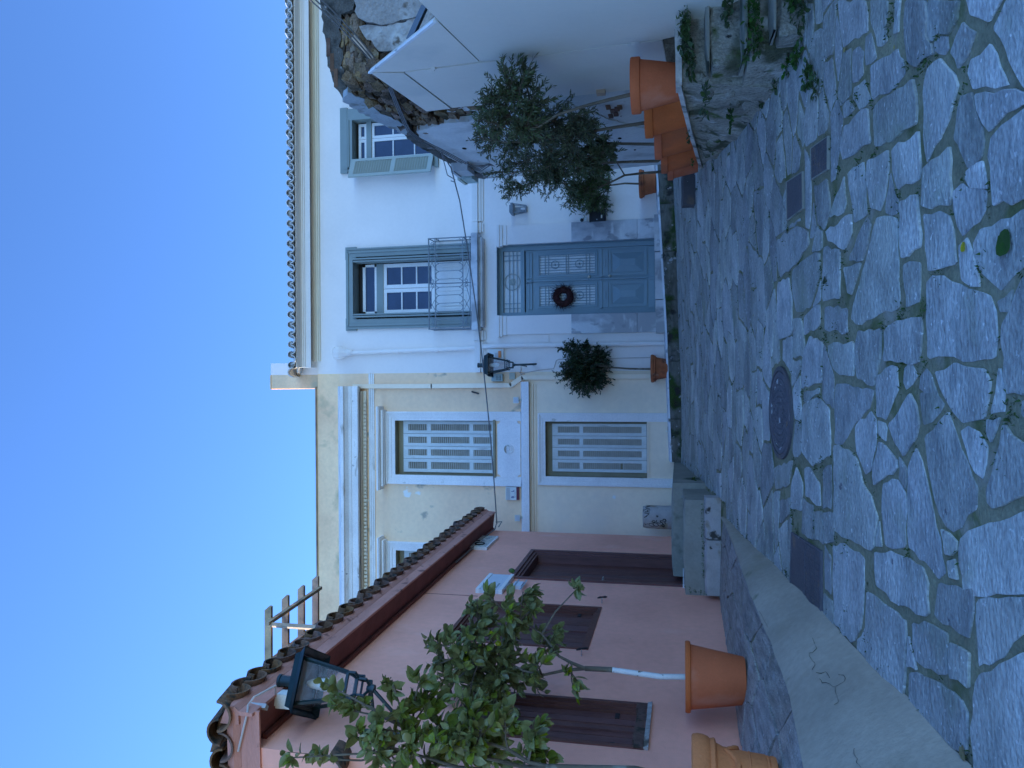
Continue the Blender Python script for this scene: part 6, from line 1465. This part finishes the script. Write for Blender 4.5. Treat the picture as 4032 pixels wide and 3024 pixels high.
p = LC+Vector((-.10, -.10, .15)); b = MB().box(p.x-.07, p.x+.05, p.y-.05, p.y+.05, p.z-.08, p.z+.07); b.box(p.x-.05, p.x+.03, p.y-.055, p.y+.055, p.z+.0705, p.z+.11); b.build('ballast_box', K['plastic'], lt)
cb = [p+Vector((-.02, 0, .1)), fac(1085, 2700, 5.75), fac(1000, 2745, 5.55), PW(5.57, 3.42, .325), PW(5.5, 3.38, .31), fac(938, 2958, 5.5)]
o = MB().tube(cb, .009, 6).build('lamp_cable', K['cablew'], smooth=True); tag(o, 'thin pale cable running from the big lantern round the eaves', 'cable')
# small lantern between the houses
c2_ = fac(1926, 1438, 14.1); lt2_, yk2 = street_lantern(c2_, .90, math.radians(3), 'small dark green lantern fixed where the two houses meet', None)
b = MB(); e_ = fac(2113, 1429, 14.1); b.tube([yk2, Vector((yk2.x+.01, yk2.y, e_.z))], .018, 8); e2 = Vector((yk2.x+.01, yk2.y, e_.z+.03)); b.tube([e2, Vector((e2.x, D+.01, e2.z+.12))], .016, 8); b.tube([Vector((yk2.x, yk2.y, yk2.z-.1)), Vector((yk2.x-.02, D+.01, yk2.z-.16))], .012, 8); b.build('stem', K['lantern'], lt2_, smooth=True)
# wall lamp right of the blue door
q = rect(2007, 2072, 801, 843, D-.12); t = thing('wall_lamp', 'small grey tapered wall lamp on the white wall beside the door', 'wall lamp', ((q[0]+q[1])/2, D, q[2])); cx = (q[0]+q[1])/2; zh = q[3]-q[2]
b = MB(); b.box(cx-.07, cx+.07, D-.17, D, q[3]-.03, q[3]); b.box(cx-.105, cx+.105, D-.2, D, q[3]-.075, q[3]-.0301)
for sx_ in (-1, 1):
    for sy_ in (0, 1): b.bar((cx+sx_*.09, D-.18+.15*sy_, q[3]-.075), (cx+sx_*.055, D-.14+.1*sy_, q[2]+.02), .014)
b.box(cx-.062, cx+.062, D-.15, D-.03, q[2], q[2]+.02); b.box(cx-.05, cx+.05, D-.03, D+.01, q[2], q[3]-.05); b.build('body', K['iron'], t)
MB().add([(cx-.085, D-.175, q[3]-.075), (cx+.085, D-.175, q[3]-.075), (cx+.05, D-.138, q[2]+.02), (cx-.05, D-.138, q[2]+.02)], [(0, 1, 2, 3)]).build('glass', K['lglass'], t, recalc=False)
MB().lathe((cx, D-.1, q[2]+.02), [(.018, 0), (.022, .05), (.014, .09)], 8).build('bulb', K['doorpane'], t, smooth=True)
# intercom and mailbox
q = rect(2282, 2311, 856, 877, D-.03); t = thing('intercom', 'white intercom with round black camera on the white wall', 'intercom', (q[0], D, q[2])); MB().box(q[0], q[1], D-.03, D+.01, q[2], q[3]).build('case', K['plastic'], t)
b = MB().lathe((0, 0, 0), [(.034, 0), (.034, .008), (.0, .012)], 14); cc = Vector(((q[0]+q[1])/2, D-.03, q[3]-.045)); b.v = [cc+Vector((v.x, -v.z, v.y)) for v in b.v]; b.build('camera_eye', K['black'], t)
q = rect(2321, 2384, 824, 872, D-.09); t = thing('mailbox', 'black wall mailbox half hidden by the olive branches', 'mailbox', (q[0], D, q[2])); MB().box(q[0], q[1], D-.09, D+.01, q[2], q[3]).build('case', K['black'], t)
MB().box(q[0]-.008, q[1]+.008, D-.1, D+.01, q[3]-.03, q[3]+.004).build('lid', K['black'], t); MB().box(q[0]+.06, q[0]+.12, D-.094, D-.089, q[2]+.06, q[2]+.085).build('name_plate', K['brass'], t); MB().box(q[0]+.03, q[0]+.05, D-.097, D-.089, q[2]+.15, q[2]+.17).build('lock', K['chrome'], t)
# alarm sirens
q = rect(1927, 1982, 1374, 1424, D-.07); t = thing('alarm_siren', 'white alarm siren with orange light on the white wall', 'alarm', (q[0], D, q[2])); MB().box(q[0], q[1], D-.07, D+.01, q[2], q[3]).build('case', K['plastic'], t)
b = MB()
for i in range(7): b.box(q[0]+.05+i*.018, q[0]+.058+i*.018, D-.074, D-.069, q[2]+.1, q[2]+.17)
b.build('grille', K['plasticgrey'], t, kind='stuff'); r_ = rect(1963, 1973, 1382, 1408, D-.07); MB().box(r_[0], r_[1], D-.10, D-.069, r_[2], r_[3]).build('light', K['orange'], t)
q = rect(1991, 2043, 1918, 1969, D-.07); t = thing('alarm_siren', 'lettered alarm box with dark red base on the yellow wall', 'alarm', (q[0], D, q[2])); MB().box(q[0], q[1], D-.07, D+.01, q[2]+.05, q[3]).build('case', K['plastic'], t)
MB().box(q[0]+.005, q[1]-.005, D-.066, D+.01, q[2]+.004, q[2]+.0495).build('red_base', K['red'], t)
b = MB()
for i in range(6): b.box(q[0]+.01, q[1]-.01, D-.074, D-.069, q[3]-.085+i*.013, q[3]-.079+i*.013)
b.build('grille', K['plasticgrey'], t, kind='stuff')
textmesh('B', .075, K['blueink'], Vector((q[0]+.055, D-.0705, q[2]+.118)), t, bold=True); textmesh('L', .075, K['blueink'], Vector((q[0]+.175, D-.0705, q[2]+.118)), t, bold=True); textmesh('SECURITY', .034, K['greyink'], Vector((q[0]+.125, D-.0705, q[2]+.072)), t, sx=1.05)
# meter and junction boxes
q = rect(1935, 1978, 1472, 1501, D-.1); t = thing('meter_box', 'grey-green meter box with stencilled numbers behind the small lantern', 'meter box', (q[0], D, q[2])); MB().box(q[0], q[1], D-.1, D+.01, q[2], q[3]).build('case', K['greenbox'], t)
textmesh('321', .06, K['blackink'], Vector(((q[0]+q[1])/2-.005, D-.101, q[2]+.10)), t); textmesh('EH81', .045, K['blackink'], Vector(((q[0]+q[1])/2, D-.101, q[2]+.04)), t)
q = rect(2005, 2028, 1468, 1494, D-.05); o = MB().box(q[0], q[1], D-.05, D+.01, q[2], q[3]).build('junction_box', K['beigebox']); tag(o, 'beige junction box on yellow wall under the meter box', 'junction box')
q = rect(2031, 2050, 1444, 1464, D-.05); o = MB().box(q[0], q[1], D-.05, D+.01, q[2], q[3]).build('junction_box', K['white']); tag(o, 'white painted junction box beside the small lantern stem', 'junction box')
b = MB(); b.tube([fac(2035, 1455, D-.03), fac(2060, 1480, D-.02), fac(2040, 1490, D-.02), fac(2056, 1470, D-.02), fac(2120, 1458, D-.015), fac(2180, 1452, D-.015), fac(2190, 1420, D-.015), fac(2200, 1415, D-.015), fac(2560, 1408, D-.012)], .008, 6); o = b.build('wall_cable', K['cablew'], smooth=True); tag(o, 'white cable clipped down the white wall behind the topiary', 'cable')
for i, (x0_, x1_, y0_, y1_, lab) in enumerate(((2022, 2042, 1563, 1588, 'small white floodlight on the ledge next to the square drainpipe'), (2028, 2048, 2026, 2052, 'small white floodlight on the ledge near the pink house eaves'))):
    q = rect(x0_, x1_, y0_, y1_, D-.16); t = thing('floodlight', lab, 'floodlight', (q[0], D-.1, q[2]-.04), 'floodlights on the yellow house ledge')
    MB().hexa([Vector((q[0], D-.17, q[2])), Vector((q[1], D-.17, q[2])), Vector((q[1]-.02, D-.08, q[2]+.01)), Vector((q[0]+.02, D-.08, q[2]+.01)), Vector((q[0], D-.19, q[3])), Vector((q[1], D-.19, q[3])), Vector((q[1]-.02, D-.09, q[3])), Vector((q[0]+.02, D-.09, q[3]))]).build('head', K['plastic'], t)
    MB().add([(q[0]+.012, D-.1745, q[2]+.012), (q[1]-.012, D-.1745, q[2]+.012), (q[1]-.012, D-.1905, q[3]-.012), (q[0]+.012, D-.1905, q[3]-.012)], [(0, 1, 2, 3)]).build('lens', K['sign'], t, recalc=False)
    MB().bar(((q[0]+q[1])/2, D-.1, q[2]+.02), ((q[0]+q[1])/2, D-.1, q[2]-.06), .03).build('foot', K['beigebox'], t)
a, c = fac(1858, 1542, D-.06), fac(1885, 1550, D-.06); b = MB(); b.tube([Vector((a.x, D+.01, a.z)), a, (a+c)/2, c, Vector((c.x, c.y, c.z))], [.012, .014, .016, .018, .01], 6); o = b.build('iron_hook', K['ironblack'], smooth=True); tag(o, 'small black iron hook on the upper yellow wall', 'hook')
# wreath on the left door leaf
wc = fac(2217, 1168, YD-.06); t = thing('door_wreath', 'dark red twig wreath hanging on the blue door', 'wreath', wc)
MB().tube([wc+Vector((.135*math.cos(2*PI*i/24), 0, .135*math.sin(2*PI*i/24))) for i in range(25)], .062, 8).build('core', K['wreath'], t, smooth=True)
b = MB(); r2 = random.Random(4)
for i in range(1100):
    a = 2*PI*r2.random(); d = Vector((math.cos(a), 0, math.sin(a))); s_ = wc+d*.135+Vector((r2.gauss(0, .034), r2.gauss(-.02, .025), r2.gauss(0, .034)))
    e = s_+(d*r2.gauss(.02, .05)+Vector((-d.z, 0, d.x))*r2.gauss(.05, .03)+Vector((0, r2.gauss(-.02, .02), 0))); b.tube([s_, e], [.003, .0012], 3)
b.build('twigs', K['wreath'], t, kind='stuff')
# ---- marble column stump with graffiti
q = rect(2531, 2632, 1994, 2088, 13.7); cx, cz = (q[0]+q[1])/2, q[2]; rc_ = (q[1]-q[0])/2; hc = q[3]-q[2]; cy = 13.7+rc_*.6
t = thing('column_stump', 'pale marble column stump with black graffiti at the passage', 'column', (cx, cy, cz-.05))
b = MB()
for k in range(9):
    z = cz-.06+(hc+.06)*k/8; r_ = rc_*(1.0-.06*k/8)*(.93 if k == 8 else 1)
    for j in range(28):
        an = 2*PI*j/28; v = Vector((math.cos(an), math.sin(an), 0)); b.v.append(Vector((cx, cy, z))+v*(r_*(1+.03*noise.noise(v*2+Vector((0, 0, z*4))))))
for k in range(8):
    for j in range(28): a = k*28+j; e = k*28+(j+1) % 28; b.f.append((a, e, e+28, a+28))
b.f += [tuple(range(28)), tuple(8*28+j for j in range(28))]
b.build('shaft', K['oldmarble'], t, smooth=True)
def onc(u, v, r_=None):      # u,v in the graffiti zoom (1896x1659 crop of x 2500-2660, y 1980-2120)
    x_, y_ = 2500+u/11.85, 1980+v/11.85; p = fac(x_, y_, 13.7); dx_ = max(-.97, min(.97, (p.x-cx)/rc_)); zf_ = (p.z-cz)/hc
    rr_ = rc_*(1.0-.06*zf_)*1.012; return Vector((cx+rr_*dx_, cy-rr_*math.sqrt(1-dx_*dx_), p.z))
b = MB()
for path, w in (([(500, 200), (510, 240), (700, 270)], 2.2), ([(560, 240), (560, 180)], 2), ([(470, 290), (560, 310), (720, 315)], 2.2), ([(480, 380), (700, 400)], 2.5), ([(590, 310), (600, 400)], 2.2), ([(450, 435), (680, 470), (560, 560), (450, 650)], 3), ([(550, 600), (562, 612)], 4),
   ([(700, 940), (650, 970), (690, 1040), (800, 1090), (900, 1085), (880, 1000), (780, 940), (700, 940)], 2.2), ([(850, 950), (880, 910), (960, 900), (1060, 960), (1110, 1030), (1060, 1080), (950, 1080), (870, 1010), (850, 950)], 2.4), ([(800, 860), (830, 800), (900, 790), (950, 840), (940, 890), (870, 880), (800, 860)], 2), ([(1040, 780), (1000, 780), (995, 830), (1040, 900), (1160, 920), (1200, 900)], 2.2), ([(1180, 800), (1210, 870), (1280, 900), (1310, 960), (1260, 1000), (1270, 1060), (1370, 1120), (1370, 1020), (1310, 960)], 3), ([(1300, 770), (1350, 720), (1420, 730), (1460, 800), (1400, 830), (1420, 930)], 3.2), ([(1190, 790), (1380, 820)], 2.2)):
    P = [onc(*p) for p in path]; Q = []
    for a, e in zip(P, P[1:]): Q += [a, a*.75+e*.25, (a+e)/2, a*.25+e*.75]
    Q.append(P[-1]); Q2 = []
    for p in Q:
        d = Vector((p.x-cx, p.y-cy, 0)).normalized(); zf_ = (p.z-cz)/hc; Q2.append(Vector((cx, cy, p.z))+d*rc_*(1.0-.06*zf_)*1.01)
    b.tube(Q2, .0023*w, 5)
b.build('graffiti', K['blackink'], t, kind='stuff')
# ---- overhead cables
def sag(a, c, s, n=14): return [a+(c-a)*(i/n)+Vector((0, 0, -s*4*(i/n)*(1-i/n))) for i in range(n+1)]
A_ = ruinpt(1738, 600, .06); B_ = PW(13.35, 3.27, .12)
o = MB().tube([A_, A_+(ruinpt(1800, 700, .3)-A_)*.6]+sag(fac(1810, 790, 12.9), B_, .08, 16), .011, 6).build('span_cable', K['cable'], smooth=True); tag(o, 'single grey cable crossing the street between ruin and pink house', 'cable')
b = MB(); q0 = fac(1828, 850, 12.9); lpz = [fac(1762, 690, 12.6), fac(1780, 700, 12.7), fac(1792, 708, 12.7), fac(1788, 716, 12.7), fac(1775, 712, 12.7)]
o = MB().tube([A_]+lpz, .008, 6).build('cable_loop', K['cable'], smooth=True); tag(o, 'loose cable loop hanging off the ruin wall top', 'cable')
for k, (dy_, dx_, lab) in enumerate(((0, 0, 'lowest grey overhead cable coming down to the ruin above the boarding'), (40, 16, 'middle grey overhead cable coming down to the ruin'), (85, 36, 'upper grey overhead cable coming down to the ruin'))):
    a = fac(1150+dx_*.7, -60-dy_*.25, 7.6); c = fac(1476+dx_*.3, 262-k*9, 8.66); o = MB().tube(sag(a, c, .05)+[fac(1500+k*4, 300, 8.70)], .0085, 6).build('overhead_cable', K['cable'], smooth=True)
    tag(o, lab, 'cable', 'overhead cables to the ruin')
for k in range(3):
    P = [fac(1500+k*4, 300, 8.70)]+[ruinpt(x_+k*5, y_-k*3, .06+.02*k) for x_, y_ in ((1530, 345), (1560, 420), (1590, 490), (1606, 520), (1640, 548), (1700, 580), (1738, 598), (1800, 632), (1870, 672))]
    o = MB().tube(P, .008, 6).build('wall_cable', K['cable'], smooth=True); tag(o, ('grey cable lying tight along the broken top of the ruin wall', 'middle one of three cables along the ruin wall top', 'outermost of three cables along the ruin wall top')[k], 'cable', 'cables along the ruin wall')
for i, (x0_, x1_, y_, lab, mt) in enumerate(((1790, 1856, 640, 'light grey distribution box on the ruin wall behind the other', 'plasticgrey'), (1815, 1872, 672, 'pale green-grey distribution box at the corner of the ruin wall', 'greenbox'))):
    a, c = ruinpt(x0_, y_, 0), ruinpt(x1_, y_, 0); s_ = (a.y+c.y)/2; z0_, z1_ = min(a.z, c.z), max(a.z, c.z)
    t = thing('distribution_box', lab, 'electrical box', RW(s_, z0_, .04))
    def rb(s0, s1, z0, z1, n0, n1): return MB().hexa([RW(s0, z0, n1), RW(s1, z0, n1), RW(s1, z0, n0), RW(s0, z0, n0), RW(s0, z1, n1), RW(s1, z1, n1), RW(s1, z1, n0), RW(s0, z1, n0)])
    rb(s_-.22, s_+.22, z0_, z1_, 0, .18).build('case', K[mt], t); rb(s_-.23, s_+.23, z1_-.04, z1_+.012, 0, .20).build('lid', K['beigebox'] if i else K[mt], t)
    b = MB()
    for k in range(5): b.tube([RW(s_-.15+k*.07, z0_+.01, .1), RW(s_-.1+k*.06, z0_-.14, .09+.01*k), RW(s_+.1+jit(.1), z0_-.3, .05), RW(s_+.2+jit(.1), z0_-.34, .03)], .009, 5)
    b.build('cable_tails', K['cable'], t, kind='stuff')
b = MB(); P = [PW(13.3, 3.27, .12), PW(13.0, 3.22, .10), PW(12.8, 3.30, .05), PW(12.2, 3.32, .04), PW(11, 3.325, .045)]; b.tube(P, .010, 6); b.tube([PW(13.4, 3.3, .14), PW(13.35, 3.18, .16), PW(13.2, 3.2, .1)], .009, 6); o = b.build('eaves_cable', K['cable'], smooth=True); tag(o, 'grey cable ends tied under the far eaves of the pink house', 'cable')
# tan stone chip behind the lemon pot
p = Vector((-2.62, 7.35, PZ(-2.62, 7.35)+.03)); o = rock(p, .06, 7, 2, (1, 1.6, .7)).build('stone_chip', K['plastergrey'], smooth='full'); tag(o, 'tan stone chip on the raised pavement behind the lemon pot', 'stone')
